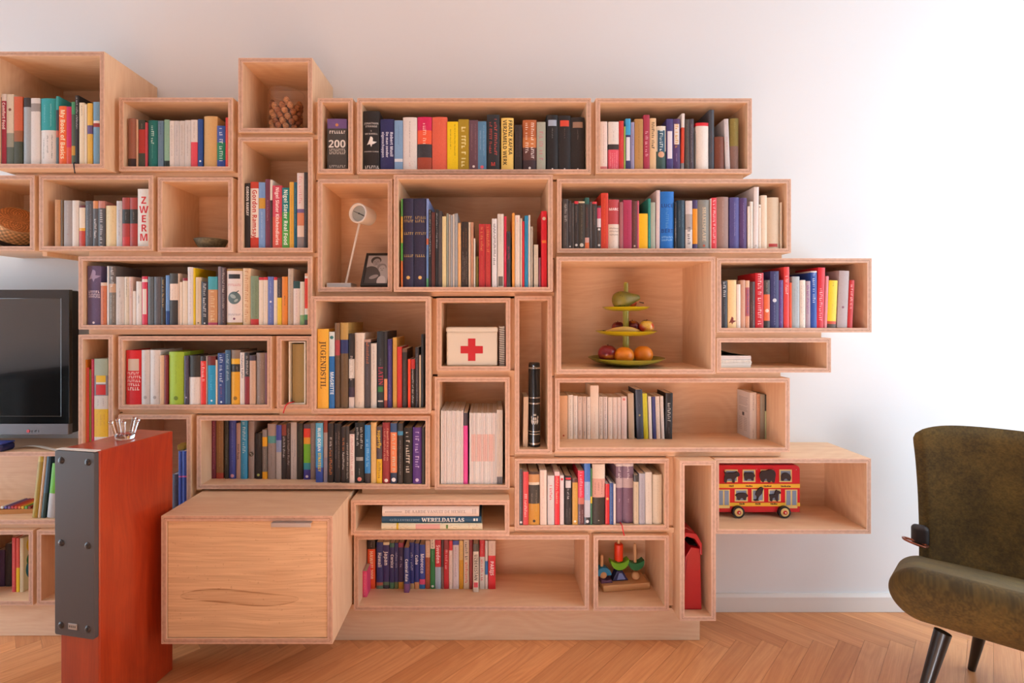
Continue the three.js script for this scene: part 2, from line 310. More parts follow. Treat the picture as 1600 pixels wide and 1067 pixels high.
row('K', [300, 390, 7.62, 910], [0.012, 0.012], 'b', `
111 187 396|#393a42|charcoal|w#f0f0f0@.05-.8:1;c#e8e8e8@.94-.98|
190 300 335|#46a4b4:.27,#cc9668:.95,#c04a6c|teal and caramel|w#e0c8a0@.3-.9:1|
310 343 215|#887c86|tall thin mauve|-|
345 400 225|#4e3c40|tall dark red|w#dcd4cc@.02-.7:1;i#e8e0d8@.75-.95:1|
408 595 240|#b08c50:.04,#e8dedb:.955,#a8884a|thick white globe|r#303034@.1-.18;k#d8a8a8@.27-.31:1;g#5c7478@.4-.64;k#b0a8b0@.8-.83:1;c#7a4a68@.87-.91|h
600 693 235|#dec09a|tall sand|w#c08868@.05-.95:1|h
697 790 327|#7f9478:.88,#c83434|grey green|i#4c5c48@.1-.85:2|
795 848 342|#c42c3c:.06,#e8dccc|red topped cream|-|
849 901 342|#c42c3c:.06,#e4d8ca|red topped cream|i#c8bca8@.2-.7:1|
903 970 335|#6678bc|periwinkle blue|i#d8dcf0@.1-.4:1;c#f0f0f8@.5-.54;i#c8d0ec@.6-.95:1|
973 1014 342|#c42c3c:.06,#e6dacb|red topped cream|-|
1015 1067 350|#3c3436:.42,#ecc83c|yellow and black|i#d8d0c8@.05-.4:1|
1071 1138 335|#e48a34|orange|i#3c4048@.4-.6:1|
1143 1204 240|#bcac9c|tall greige|i#8a7c70@.1-.9:1|
1206 1284 388|#204a4c:.17,#e4d8d2|white with dark teal top|i#b880a0@.2-.8:1|
1286 1338 395|#dcd6c8:.77,#7ca878|cream and green|-|
1341 1378 297|#d8a080:.05,#e8e0dc:.1,#dc4434:.68,#e4e0dc:.8,#4a8c5c:.9,#4a4a48|striped red|i#7a2c24@.2-.6:1|
`);
row('L', [110, 515, 5.2, 925], [0.012, 0.012], 'k', `
104 124 250|#e08428|orange|-|
127 150 315|#dc4c44|salmon red|-|
153 168 330|#8a8c3c|thin olive|-|
170 190 247|#c83058|crimson|i#f0e0e4@.02-.95:1|
192 300 243|#a8b8a4:.2,#8c8c98:.44,#dcdcd8:.6,#ecc42c:.93,#e0e0dc|wide yellow and grey|r#e8e8e8@.26-.3;r#ecc42c@.2-.28;r#d42020@.31-.43;i#6a6a70@.47-.56:2;i#c88060@.66-.8:3|
`);
row('M', [110, 515, 5.2, 605], [0.008, 0.008], 'b', `
448 571 165|#d8202a|thick red|r#d8c4b4@.16-.38;k#f0dcd4@.4-.45:1;k#f0dcd4@.47-.52:1;k#f0dcd4@.54-.59:1;k#f0dcd4@.61-.66:1;k#f0dcd4@.68-.74:1|h
573 641 163|#d6d2d0|white|i#a8a4a4@.1-.65:1;c#b0acac@.84-.9|h
643 725 163|#dcd8d6|white|i#a8a4a4@.1-.65:1;c#b0acac@.84-.9|h
727 760 205|#dcb490|beige|-|
763 791 205|#7c2024|dark red|i#c8a090@.1-.25:1|
797 917 178|#a4c83c|thick lime green|i#6c8820@.18-.6:1;c#6c8820@.84-.92|h
`);
row('M', [280, 515, 7.273, 848], [0.008, 0.008], 'b', `
56 104 295|#4a4258|dark purple|i#8c84a0@.1-.5:1;c#b8b0c8@.84-.87|
106 239 293|#34322e:.44,#e6e0dc|black over white|i#6a7068@.12-.4:1;i#c0b8b4@.6-.85:1|h
242 304 300|#302a2c:.1,#e4362e|bright red|w#f8f0f0@.14-.52:1|
306 321 300|#a89890|thin grey|-|
323 412 300|#702420:.19,#1e98ca|cyan|w#5cc0e4@.4-.7:1;c#e8f0f4@.9-.94|
414 433 342|#e4d0b8|thin cream|-|
436 518 265|#2c4a8c|navy blue|w#d8e0f0@.04-.62:1;w#a05068@.66-.86:1;c#c8d8e8@.93-.97|
522 579 230|#386084|tall steel blue|w#c8d8e0@.08-.55:1|
584 688 230|#8c7a6c:.16,#e8b430:.26,#33302e:.4,#e4a82a|mustard and black|i#e8e0d0@.3-.38:2;c#8c6a20@.85-.92|h
691 740 258|#e0dad8|white|w#3c3a40@.05-.5:1|
743 797 262|#302e30:.46,#8c2a34|black and maroon|w#e8e0d8@.06-.42:1|
799 866 290|#4a4250:.11,#ceac94|beige with dark top|i#a88870@.2-.7:1|
871 974 262|#8c7c74|taupe|i#c8bcb4@.15-.3:3;i#c8bcb4@.82-.9:2|h
976 997 262|#7a5468|thin mauve|-|
`);
row('O', [230, 630, 6.275, 1180], [0.02, 0.02], 's', `
245 300 712|#5a5c74|slate blue|i#30323c@.1-.9:2|
306 342 486|#4464cc:.35,#e060b0:.37,#3c58c0|blue|i#2c3c94@.05-.3:1|
344 388 484|#3a58bc:.35,#e060b0:.37,#3450ac|dark blue|i#243484@.05-.3:1|
`);
row('P', [300, 640, 8, 872], [0.07, 0.045], 'b', `
226 296 128|#6e2038|maroon|i#d8a8b8@.05-.85:1|
300 392 148|#8c6238:.9,#a84030|tan brown|i#d8b070@.05-.8:1|
405 454 142|#30302a|black green|i#a8b098@.25-.75:1|
457 547 130|#4450a4|violet blue|i#b8c0e8@.05-.8:1;c#e0a0b0@.92-.98|h
553 605 176|#b4948c|rosy tan|w#4a3434@.38-.66:1|
608 690 135|#389ccc|sky blue|w#d8ecf4@.04-.55:1;i#c8d0d8@.75-.95:1|
701 774 150|#9c8a82|taupe ringed|g#4a3c2c@.52-.62|h
782 874 300|#2a2422|black|i#6a7068@.02-.3:2;c#a8b060@.88-.94|h
878 936 255|#908a8a:.15,#f0b020:.34,#7c726a:.85,#f4ac20|short grey and amber|i#c8c0b8@.4-.8:1|
940 1048 182|#ac9a92:.22,#58a0a0:.35,#9c8c86|thick grey with teal band|i#6a5a58@.4-.75:1|h
1051 1117 196|#4850b4:.28,#8c9cc4:.5,#b8b0ac|blue fading to grey|-|
1120 1178 192|#8c3c30:.2,#2a2628|black with rust top|w#e8e4e0@.22-.6:1|
1181 1230 170|#3c2c2a|dark brown|w#b8b0a8@.1-.75:1|
1233 1308 160|#c2bab6|white swirled|i#58688c@.3-.6:2;i#8c7c74@.6-.95:1|
1311 1385 170|#2e2a22|black with green print|i#5a8a3c@.05-.68:2|
1395 1478 182|#5a4a58:.08,#ec402a:.24,#f0a82c:.36,#78c42c:.7,#38a0b0:.82,#4440a0|rainbow|c#e8e4f0@.92-.97|
1481 1541 165|#8e7e76|grey brown|i#c0b4ac@.1-.85:1|
`);
row('P', [480, 640, 7.62, 868], [0.045, 0.004], 'b', `
100 188 160|#5cb4e0:.4,#3c98d8:.75,#3450a8|sky to royal blue|v#f0f8fc@.08-.48:BLUE OCEAN;v#f0d040@.5-.82:STRATEGY|
194 240 124|#8c3a26:.2,#a09290:.6,#8c8494|grey and rust|-|
246 312 162|#282224|black with orange print|w#f0f0f0@.24-.45:1;w#e07c30@.46-.85:1|
318 402 165|#292324|black|i#c8b0a0@.14-.75:2|h
405 456 202|#2a2426|black|w#e07c34@.2-.42:1;w#f0ece8@.46-.78:1|
458 500 192|#3a3634|dark grey|w#e8e4e0@.3-.92:1|
503 562 250|#3c3230:.06,#e4d8d4|white|w#c89090@.08-.85:1|
565 680 150|#1c2222|thick black|w#f0f0ec@.08-.46:2;r#9a9a98@.57-.63;i#e8e8e4@.76-.86:1;c#e08880@.9-.97|h
684 752 176|#2a88d0:.83,#2a242c|blue|w#a8d4f0@.25-.7:1|
756 824 145|#e0bc7c|tan|-|h
826 890 195|#4a4048:.57,#e4b41c|yellow and dark purple|v#e8c020@.06-.5:superfly;w#6a5010@.62-.9:1|
893 986 145|#9a3438|brick red|w#e8c8a0@.1-.62:2;c#f0e8e4@.92-.98|h
990 1068 150|#2c5080:.15,#e48458:.82,#1e3050|orange and navy|w#c8dcc8@.18-.78:1;c#e8e8f0@.9-.97|
1075 1140 150|#2a2a2e:.13,#3a8cb4:.2,#26201f|black with blue square|i#c8c0b8@.28-.85:1|
1145 1250 200|#262019|black|w#e8e0d4@.08-.8:1|h
1255 1362 195|#5a3888|purple|w#d0c0e8@.08-.7:1;c#d8c8e8@.9-.96|h
1366 1396 192|#2a2828|thin black|-|
`);
row('R', [610, 270, 5.335, 947], [0.014, 0.014], 'b', `
88 102 210|#5a9c4c:.2,#e0b050:.5,#5ab04c:.7,#d87840|thin green|-|
103 193 206|#2c2644|large navy|k#a88c58@.2-.23:1;k#a88c58@.24-.27:1;k#a88c58@.38-.41:1;k#a88c58@.63-.66:1;c#d8b068@.87-.91|h
195 299 206|#2d2846|large navy|k#a88c58@.2-.23:1;k#a88c58@.24-.27:1;k#a88c58@.38-.41:1;k#a88c58@.63-.66:1;c#d8b068@.87-.91|h
300 317 208|#8098d0:.45,#c86c50:.52,#6a90c8:.9,#58a070|thin blue|-|
319 341 300|#26262c|thin black|w#f0f0f0@.02-.6:1|
343 372 322|#60302a|thin maroon|-|
376 399 298|#25262a|slim black|w#f0f0f0@.05-.5:1|
401 430 312|#4c4444|dark taupe|i#8a8080@.1-.9:2|
432 465 356|#e4d09c|pale yellow|-|
1014 1036 328|#e49a44|orange|-|
1038 1080 346|#e6d8cc|white and pink|i#d87080@.03-.1:1|
`);
row('R', [610, 270, 5.335, 947], [0.014, 0.014], 'm', `
467 483 332|#8c9488|thin grey green|-|
485 501 340|#b8a898|thin beige|-|
503 518 345|#a0a4a8|thin grey|-|
520 535 338|#d8ccc0|thin white|-|
537 561 332|#9a9a9c|grey and white|i#e8e8e8@.05-.9:2|
563 588 412|#e4b078|pale orange|-|
592 648 402|#33261e|black pictured|i#c88850@.1-.4:2;i#d8d0c8@.45-.95:3|
651 668 405|#d8c4ac|thin tan|-|
670 692 405|#c08c70|rosy tan|-|
695 708 540|#e4dcd0|short white|-|
711 733 690|#6a5a20|small olive|-|
`);
row('R', [610, 270, 5.335, 947], [0.014, 0.014], 'b', `
738 788 420|#b82c30|red|w#e0a860@.05-.45:1;i#d89060@.5-.9:1|
791 836 420|#b8302e|red|w#e0a860@.05-.45:1;i#d89060@.5-.9:1|
846 888 375|#e6e4e6|white|w#4a4850@.08-.7:1|
893 945 336|#ddd4ca|tall white|i#a09890@.05-.4:1;r#6a645c@.85-.98|
947 968 356|#cc2444|crimson|i#f0d8dc@.5-.65:1|
971 1002 480|#3a363a|dark grey|w#c84468@.28-.5:1|
1083 1097 372|#e0d0bc|thin cream|-|
1099 1117 397|#d42c34|thin red|-|
1119 1148 350|#2488b4|teal blue|-|
1150 1166 346|#e0dcd4|thin white|-|
1168 1188 440|#b4a898|thin grey|-|
1196 1232 592|#d4c8b4|short ivory|i#a89880@.1-.8:1|
1236 1254 700|#8a4c5c|short mauve|-|
1258 1304 312|#d41c2c|tall red|c#d8ccb4@.04-.16;r#e07c34@.385-.42|
`);
row('S', [860, 270, 8, 940], [0.012, 0.012], 'b', `
156 226 320|#474140|wide charcoal|w#c8c4c0@.1-.45:1;i#9a9490@.6-.92:1|
229 262 340|#3a3232|dark brown|i#c8c0b8@.05-.65:1;c#e0dcd8@.93-.97|
265 297 368|#46403e|slim charcoal|i#a8a098@.1-.5:1|
300 350 345|#d43440:.06,#322a28|black with red top|i#b8b0a8@.1-.45:1;c#d8d4d0@.88-.96|
353 430 347|#d8c8a4:.04,#3c362e|black with cream edge|i#b8ac90@.1-.8:1;c#d8d4c8@.88-.96|
433 485 300|#2c6058:.13,#3a3230:.78,#d8a8a0:.88,#e07040|black with teal top|i#c04c40@.2-.6:1|
488 520 350|#4a4444|slim dark grey|i#a8a4a4@.1-.8:1|
523 581 352|#d43c44:.05,#3c3533|dark with red top|i#b88878@.1-.5:1|
585 632 402|#3a3634:.05,#c44468:.3,#d8d0d8:.5,#4a4240|dark patterned|c#e0dcdc@.5-.6;c#e4e0dc@.88-.95|
634 724 243|#cc3a24|tall vermilion|i#e89048@.1-.9:1|
726 862 324|#b8444a:.5,#e6d6ca|wide red over cream|H#f0e8e8@.15-.25:MARC;k#a08c80@.57-.6:1;k#a08c80@.63-.66:1;k#a08c80@.7-.73:1|h
866 909 356|#a46468|dusty rose|-|
913 1018 330|#ac3258|crimson|i#7c2040@.2-.8:1|
1021 1084 346|#62302e|dark maroon|i#a87c60@.1-.8:1;c#c8b0a0@.92-.96|
1086 1108 340|#c85c72|thin pink|-|
1094 1218 500|#f6ba18|bright yellow|-|
1222 1254 312|#2c8c7c|teal|i#a8d8cc@.6-.95:1|
1256 1311 360|#a8b0a0|sage grey|-|
1320 1366 210|#dac6c4|tall pale pink|-|L5
1377 1547 224|#1c70c8|thick blue|H#123a7c@.2-.29:LUCE;w#5c94d0@.3-.62:1;H#123a7c@.65-.73:BERT;k#90b8e0@.78-.81:1;k#90b8e0@.83-.86:1|h
`);
row('S', [1040, 270, 7.62, 898], [0.012, 0.012], 'b', `
106 131 342|#26242a|slim black|w#e0dcd8@.35-.85:1|
140 235 320|#2a4254|dark slate blue|i#8ca0ac@.1-.55:2|h
239 319 326|#d4c8c6:.28,#a89c98:.6,#dcd4d0|white and grey|w#4a4448@.55-.9:1|
324 380 318|#4c3e6c:.18,#e8941c:.9,#4a3c6a|orange and purple|-|
386 530 315|#8a8a84|wide grey green|V#d8c4a4@.15-.85:SHAKESPEARE;c#b85840@.91-.96|h
534 544 300|#e8d8d0|thin white|-|
546 608 290|#dc3c48|red|w#f8e8e8@.05-.9:1|
612 752 280|#9c7c72|wide rosy brown|i#d0b8b0@.08-.75:1|h
766 880 286|#544e8c|wide violet blue|i#c0bcd8@.1-.75:1|h
884 974 292|#583f74|wide purple|i#c0acd0@.1-.8:1|h
978 1003 392|#efe4d8|short white|-|
1006 1040 335|#f0e6da|white|-|
1046 1104 162|#e8deda|tall leaning white|c#c8bcb8@.93-.97|L8
1107 1135 370|#ece0d2|slim white|c#8c7c74@.04-.08|
1138 1208 262|#eedac2|cream|-|
1212 1354 286|#decab0|wide beige|r#b8403c@.9-.96|h
1366 1387 345|#e6d6c0|thin cream|-|
`);
row('U', [1110, 390, 5.333, 653], [0.012, 0.012], 'p', `
79 92 290|#e0b8b4|thin pink|-|
94 141 260|#36363c|black|w#f0f0f0@.03-.35:1;i#9a9498@.4-.7:1|
146 217 254|#eecb94|sand with dragon|b#7a2c20@.75-.95|
219 251 290|#f2e4d8|white|-|
253 291 255|#cc9c84|tan pink|i#b88068@.1-.5:1|
293 327 258|#dcb090:.15,#b0585c:.75,#d89878|tan with red|w#5a5090@.2-.7:1|
331 371 268|#4c3230|dark brown|i#b89080@.4-.95:2|
376 444 195|#c8202c|tall scarlet|w#f4d4d4@.02-.95:1|
448 496 255|#4a4441:.3,#e46838:.85,#38302f|orange and black|i#d8c8b8@.05-.25:1;c#e8d0c0@.6-.68|
500 571 180|#363668|navy|i#c0c0dc@.05-.95:1;c#dcdce4@.48-.55|
573 607 255|#5c3c82|purple|i#b0a0d0@.05-.9:1|
613 659 145|#dc4040|tall red|w#f8e0dc@.15-.45:1|
661 679 276|#e8582c|thin orange|-|
682 744 225|#acb4b8|grey blue|i#78848c@.2-.9:2|
747 793 255|#eaded0|white floral|i#a88c90@.1-.95:2|
796 834 262|#ae98a4|lilac grey|w#8c4c8c@.1-.7:1|
838 888 178|#d0c8c4:.03,#2c50a4|blue|w#e0e4f0@.02-.55:1|
886 944 150|#d42432|leaning red|w#f0c8cc@.35-.9:1|L14
948 971 222|#ea8c94|pink|-|L16
974 1046 258|#f2d02c:.86,#d05030:.92,#5a4438|yellow|i#5a4a20@.04-.12:1;i#a89030@.5-.7:1|L16
1056 1140 178|#b6a6a6|wide mauve grey|c#8a5c68@.62-.66|L19
1142 1184 255|#c42a2a|dark red|w#f0c8c0@.1-.6:1|L19
`);
row('W', [860, 580, 4.2105, 450], [0.128, 0.128], 'p', `
60 114 165|#e4b48c|peach|c#b84830@.9-.94|
116 149 160|#ede4d8|white|i#9a9088@.1-.95:1|
151 179 165|#ede4da|white|i#a89c94@.1-.9:1|
181 209 170|#d6c0b2|pinkish grey|i#4a3c3c@.03-.15:1;i#4a3c3c@.8-.9:1|
211 237 170|#ceb8a8|greige|i#5a4c44@.03-.15:1;i#3c3434@.82-.92:1|
240 262 172|#e8dcd0|slim white|i#8a7c70@.2-.9:1|
263 318 98|#eedccb|tall cream|i#d0a088@.5-.9:1|
320 345 172|#dccec2|pale|i#6a5c54@.03-.9:1|
347 375 172|#dccdc4|pale|i#4a4050@.03-.95:1|
379 408 175|#eadccf|blush|i#b8a498@.1-.9:1|
410 438 175|#e8d6ca|blush|i#d89888@.2-.9:1|
440 463 175|#e6d4c8|blush|i#d8a090@.2-.8:1|
466 503 170|#e8d2ca|rose white|c#d87c78@.04-.1;i#c8aca0@.2-.9:1|
516 554 150|#bca68c|greige cloth|-|L-6
570 614 125|#3a4252|dark navy|i#8c8c78@.3-.34:1;c#b0a470@.5-.54|L-10
616 645 150|#ccc41c|yellow green|-|L-10
650 671 170|#ece4da|slim ivory|-|L-8
677 697 172|#3a3a74|slim navy|-|L-8
699 725 170|#ead8c8|cream|i#a89484@.1-.7:1|L-9
731 751 168|#e8dcd2|white|i#a89c94@.1-.7:1|L-9
756 802 148|#201c1c|black|w#e8e8e4@.22-.6:1;i#c8c8c4@.75-.9:1|L4
1314 1357 145|#ece4de|white|i#5a545c@.05-.4:1;i#5a545c@.78-.97:1|
1359 1380 155|#c89878|caramel|i#5a3c30@.05-.3:1|
1382 1411 157|#948a78|grey olive|-|
1413 1440 158|#2c2a24:.37,#ccd4a4|pale green and black|-|
`);
row('X', [480, 455, 5.335, 962], [0.004, 0.03], 'b', `
86 177 298|#eeb43c|yellow|V#5a3c1c@.16-.75:JUGENDSTIL|
181 227 323|#d8e2e2:.32,#1c6cb4|blue and white|v#e8f0f4@.52-.82:MAGRITTE;c#3c7c80@.05-.1|
229 270 250|#7a5c40:.2,#a83a42:.38,#5c4632|brown with red label|-|h
272 340 248|#b89450:.2,#2c3468:.36,#6a5236|gold brown with navy label|-|h
347 390 340|#2c2422:.34,#d0c8c0:.6,#2c2426:.72,#3c2a40:.85,#d4c8c4|black and white|w#f4f0ec@.3-.62:1|
394 474 335|#decebe|thick pinkish cream|i#b09c8c@.04-.55:2;i#8a7c70@.92-.97:1|h
477 528 390|#b89484:.04,#484246|grey with orange print|w#e87838@.05-.38:1;i#8a84a0@.4-.65:1|
530 578 424|#d8d2ca|white|i#7a7470@.05-.4:1|
581 639 325|#22272d|black with red print|i#c8c4c8@.35-.44:1;V#c83450@.46-.7:LATIN;r#2c7c3c@.72-.79;r#c8c4c0@.9-.92|
641 667 325|#2e2c2e:.62,#e49868:.9,#8c3c38|black over orange|-|
669 706 390|#382a6c|dark violet|i#a898d0@.1-.9:1|
713 747 376|#cc9c48|gold|i#a87428@.1-.9:1|
749 789 455|#cc322a|red|-|
791 832 470|#6a5040:.06,#362a26|dark brown|i#8a7c70@.2-.9:1|
839 862 558|#ee4a28|short orange red|-|
864 898 560|#c02c2c:.2,#241e1e|short black and red|w#f0f0f0@.2-.9:1|
901 931 460|#34323a|charcoal|i#c8c8cc@.1-.9:1|
934 948 525|#d8c8b4|thin cream|-|
950 972 352|#282a30|tall thin black|-|
`);
row('AA', [660, 455, 3.336, 818], [0.03, 0.03], 'b', `
524 549 556|#c8ac90|thin beige|-|L4
`);
row('AB', [800, 700, 6.154, 741], [0.004, 0.01], 'p', `
65 104 204|#3a363a|black|i#8a8488@.1-.8:1;c#e8e4e4@.92-.98|
106 158 230|#d43c40|red|w#f8dcdc@.42-.85:1|
160 266 230|#4a3428:.05,#c8905c:.2,#e0d0b8:.25,#40382e:.6,#cc9034|dark and gold pictured|i#c8b8a0@.35-.75:2;c#2c2420@.9-.95|h
270 335 215|#f0dacc|blush cream|i#d09888@.05-.5:1|L-2
342 407 268|#dcd8d8|white with red print|w#d84050@.2-.5:1|
410 458 230|#e8c8c8:.08,#dc2030|scarlet|w#f0c0a0@.1-.6:1|
461 499 268|#ecdcdc|white|c#d83c48@.05-.1|
506 577 270|#2c2424|black|r#d8303c@.04-.08;r#d0c8c8@.1-.25;w#f0e8e8@.27-.48:1;i#a89c9c@.65-.92:2|h
581 632 300|#5a2c20:.08,#cc9840|gold|i#e8d0a0@.2-.4:1;c#f0e8d8@.9-.95|
636 694 222|#dc2c48:.5,#c86c5c:.62,#5c3034|pink red|w#f8dce0@.03-.48:1;i#e8d8d8@.72-.95:2|
697 753 152|#386cb8:.3,#94b0d8:.6,#c8c8d4:.88,#26262c|blue fading to white|i#e8f0f8@.3-.5:1;c#e8e8f0@.92-.97|
755 771 200|#2c7040:.5,#e0c030:.62,#306848|thin green|-|
773 895 160|#e6d0bc:.24,#d8a090:.55,#33291f|thick cream and black|i#6a3034@.27-.5:3;c#b0a490@.92-.94|h
899 937 350|#cc1a24|short red|c#e8b060@.33-.4|
939 974 342|#2a4a84|short navy|i#a8b4d0@.1-.9:1|
976 998 352|#e8dcd4|short white|-|
1001 1065 150|#8a7480:.03,#e0d4d0:.07,#7c6070:.26,#b8a0a0:.42,#745468|mauve pictured|w#e8e0e0@.04-.26:1;i#d8ccd0@.6-.66:1|hs.02R
1067 1171 150|#8a7480:.03,#e0d4d0:.07,#7c6070:.26,#b8a0a0:.42,#745468|wide mauve pictured|w#e8e0e0@.04-.26:1;i#d8ccd0@.6-.66:1|hs.02
1173 1218 265|#3c3834:.14,#cbb79a|beige with black top|i#9a8468@.2-.9:1|
1222 1280 252|#a8a4ac|grey|i#7c7484@.1-.9:1|
1284 1348 240|#e2d6c8|ivory|i#c0b0a0@.2-.6:1|L-3
1354 1445 265|#dccdb6|wide beige|i#b0a08c@.08-.85:1|h
`);
row('AF', [540, 760, 5.334, 857], [0.12, 0.115], 'g', `
136 178 640|#e84c80|leaning pink|i#f8d0dc@.1-.9:1|s.06
182 246 455|#2c2020:.18,#ec5a2c|orange|v#f8d8c0@.22-.8:HAWAII 2008;i#e8e0d8@.02-.14:1|
257 311 470|#2c3678:.86,#b86c58:.93,#688c78|navy|v#f0f0f4@.22-.54:Hawaii|
313 364 470|#e8dcb8:.06,#332f70:.85,#5c7c64:.92,#3c4450|wide violet navy|v#f0f0f4@.2-.55:Japan|
368 406 475|#3a6a60:.1,#2c2f70:.86,#4c8c70|dark navy|v#f0f0f4@.25-.6:Corsica|
408 438 475|#2a3074:.85,#6c8058|slim navy|w#d8d8e8@.2-.55:1|
441 482 475|#a84058:.1,#38285c:.85,#d09838|purple navy|w#d8d0e8@.3-.55:1|
486 529 482|#2a3880:.8,#7c4c80|protruding navy|v#f4f4f4@.25-.75:Central Asia|s.09
531 570 472|#2c3480:.88,#c8a878|navy blue|w#e8e8f0@.22-.6:1|
573 612 480|#2c3684:.85,#d89868|royal navy|v#f0f0f4@.25-.55:Cuba|
615 662 490|#2c44a0:.78,#d84878:.9,#2c70b0|bright blue|v#f0f0f8@.2-.7:Morocco|
665 704 455|#d8b49c:.35,#98482c|terracotta|w#f0d8c0@.1-.34:1;i#d8a088@.45-.85:1|
706 744 440|#e6dcd0:.2,#207840|green|w#2c2c2c@.02-.18:1;i#d0e8d0@.24-.45:1;c#e8e0dc@.92-.97|
746 795 450|#cc2838:.55,#a0b8d0|red and grey blue|v#f4dce0@.1-.5:Sweden|
797 817 450|#4a3034:.55,#7a6058|thin dark|-|
819 860 450|#8a2c30:.2,#c02030|red|w#f4d8d4@.2-.6:1|
862 891 455|#dc3038:.2,#eedcd4|white and red|i#c88080@.3-.9:1|
893 944 455|#3c4c98:.09,#dcd2da|pale lilac|i#7c5c80@.12-.75:1|
946 980 455|#e4c078:.4,#dca024|golden|i#8c6a20@.1-.9:1|
984 1030 450|#e6d8c8|white|w#2c2824@.04-.4:1;w#cc3830@.46-.9:1|
1033 1059 450|#9a2c2c|slim dark red|-|
1062 1109 455|#544a3c:.16,#eaded0|cream|v#4a4438@.22-.76:UZBEKISTAN;r#d85060@.8-.9|s.095
1116 1160 450|#cc2c34:.34,#dcd2ca|red over white|i#e8c0b8@.08-.3:1;w#c84850@.4-.8:1|
1163 1185 455|#e4dcd8:.42,#2c70b0:.7,#e8dcd8|blue and white|-|
1189 1250 455|#e6cebe:.31,#d8242e|wide red|i#b88880@.05-.28:1;v#fcf0f0@.42-.72:PARIJS|
`);
row('AH', [0, 680, 3.236, 455], [0.016, 0.016], 'b', `
161 187 120|#c8b040:.1,#a88c28|leaning mustard|-|L34
190 204 130|#c8a884|leaning thin tan|-|L33
206 228 130|#24485c:.6,#1c3c38|leaning dark teal|-|L32
236 272 180|#60b41c:.55,#b8bcc0|leaning green and grey|-|L28
`);
row('AI', [0, 680, 3.236, 745], [0.1, 0.1], 'k', `
-14 22 560|#3c2c58|dark purple|-|
25 56 530|#262a34|black|-|
`);
row('AI', [0, 680, 3.236, 785], [0.06, 0.06], 'k', `
60 78 510|#d84c50|red|i#f0c8c4@.1-.9:1|
81 97 512|#dc5448:.55,#e8c020|red and yellow|-|
100 118 512|#d8c8a8|thin beige|-|
`);
// ---------------------------------------------------------------- room
function wallWithHole(w, h, hole, thick) {   // in the XY plane, lower left corner at the origin, thickness towards -z
  const s = shapeOf([[0, 0], [w, 0], [w, h], [0, h]]);
  if (hole) { const p = new THREE.Path(); p.moveTo(hole[0], hole[2]); p.lineTo(hole[0], hole[3]); p.lineTo(hole[1], hole[3]); p.lineTo(hole[1], hole[2]); p.closePath(); s.holes.push(p); }
  return new THREE.ExtrudeGeometry(s, { depth: thick, bevelEnabled: false }).translate(0, 0, -thick);
}
const T = 0.22, LX = ROOM.x1 - ROOM.x0, LZ = ROOM.z1 - ROOM.z0;
struct('wall_back', box(ROOM.x0 - T, ROOM.x1 + T, 0, ROOM.top, ROOM.z0 - T, ROOM.z0), wallPaint);
struct('wall_left', wallWithHole(LZ, ROOM.top, [WIN_LEFT.z0 - ROOM.z0, WIN_LEFT.z1 - ROOM.z0, WIN_LEFT.y0, WIN_LEFT.y1], T).rotateY(-Math.PI / 2).translate(ROOM.x0 - T, 0, ROOM.z0), wallPaint);
struct('wall_right', wallWithHole(LZ, ROOM.top, [WIN_RIGHT.z0 - ROOM.z0, WIN_RIGHT.z1 - ROOM.z0, WIN_RIGHT.y0, WIN_RIGHT.y1], T).rotateY(-Math.PI / 2).translate(ROOM.x1, 0, ROOM.z0), wallPaint);
struct('wall_front', wallWithHole(LX + 2 * T, ROOM.top, [WIN_FRONT.x0 - ROOM.x0 + T, WIN_FRONT.x1 - ROOM.x0 + T, WIN_FRONT.y0, WIN_FRONT.y1], T).translate(ROOM.x0 - T, 0, ROOM.z1 + T), mat(0x6a5c52, 0.85));  // unseen wall, given a dark colour to cut the fill light
struct('ceiling', box(ROOM.x0 - T, ROOM.x1 + T, ROOM.top, ROOM.top + T, ROOM.z0 - T, ROOM.z1 + T), ceilingPaint);
{ // casements
  const frame = (a0, a1, y0, y1) => { const b = 0.05, m = (a0 + a1) / 2; return [box(a0, a0 + b, y0, y1, -0.03, 0.03), box(a1 - b, a1, y0, y1, -0.03, 0.03), box(m - b / 2, m + b / 2, y0 + b, y1 - b, -0.03, 0.03), box(a0 + b, a1 - b, y0, y0 + b, -0.03, 0.03), box(a0 + b, a1 - b, y1 - b, y1, -0.03, 0.03)]; };
  const w1 = struct('window_1', frame(WIN_FRONT.x0, WIN_FRONT.x1, WIN_FRONT.y0, WIN_FRONT.y1), trimPaint); w1.position.z = ROOM.z1 + 0.1;
  part('pane', box(WIN_FRONT.x0 + 0.05, WIN_FRONT.x1 - 0.05, WIN_FRONT.y0 + 0.05, WIN_FRONT.y1 - 0.05, 0.031, 0.034), paneGlass, w1);
  const w2 = struct('window_2', frame(-WIN_RIGHT.z1, -WIN_RIGHT.z0, WIN_RIGHT.y0, WIN_RIGHT.y1), trimPaint); w2.position.x = ROOM.x1 + 0.1; w2.rotation.y = Math.PI / 2;
  part('pane', box(-WIN_RIGHT.z1 + 0.05, -WIN_RIGHT.z0 - 0.05, WIN_RIGHT.y0 + 0.05, WIN_RIGHT.y1 - 0.05, 0.031, 0.034), paneGlass, w2);
  const w3 = struct('window_3', frame(-WIN_LEFT.z1, -WIN_LEFT.z0, WIN_LEFT.y0, WIN_LEFT.y1), trimPaint); w3.position.x = ROOM.x0 - 0.1; w3.rotation.y = Math.PI / 2;
  part('pane', box(-WIN_LEFT.z1 + 0.05, -WIN_LEFT.z0 - 0.05, WIN_LEFT.y0 + 0.05, WIN_LEFT.y1 - 0.05, 0.031, 0.034), paneGlass, w3);
}
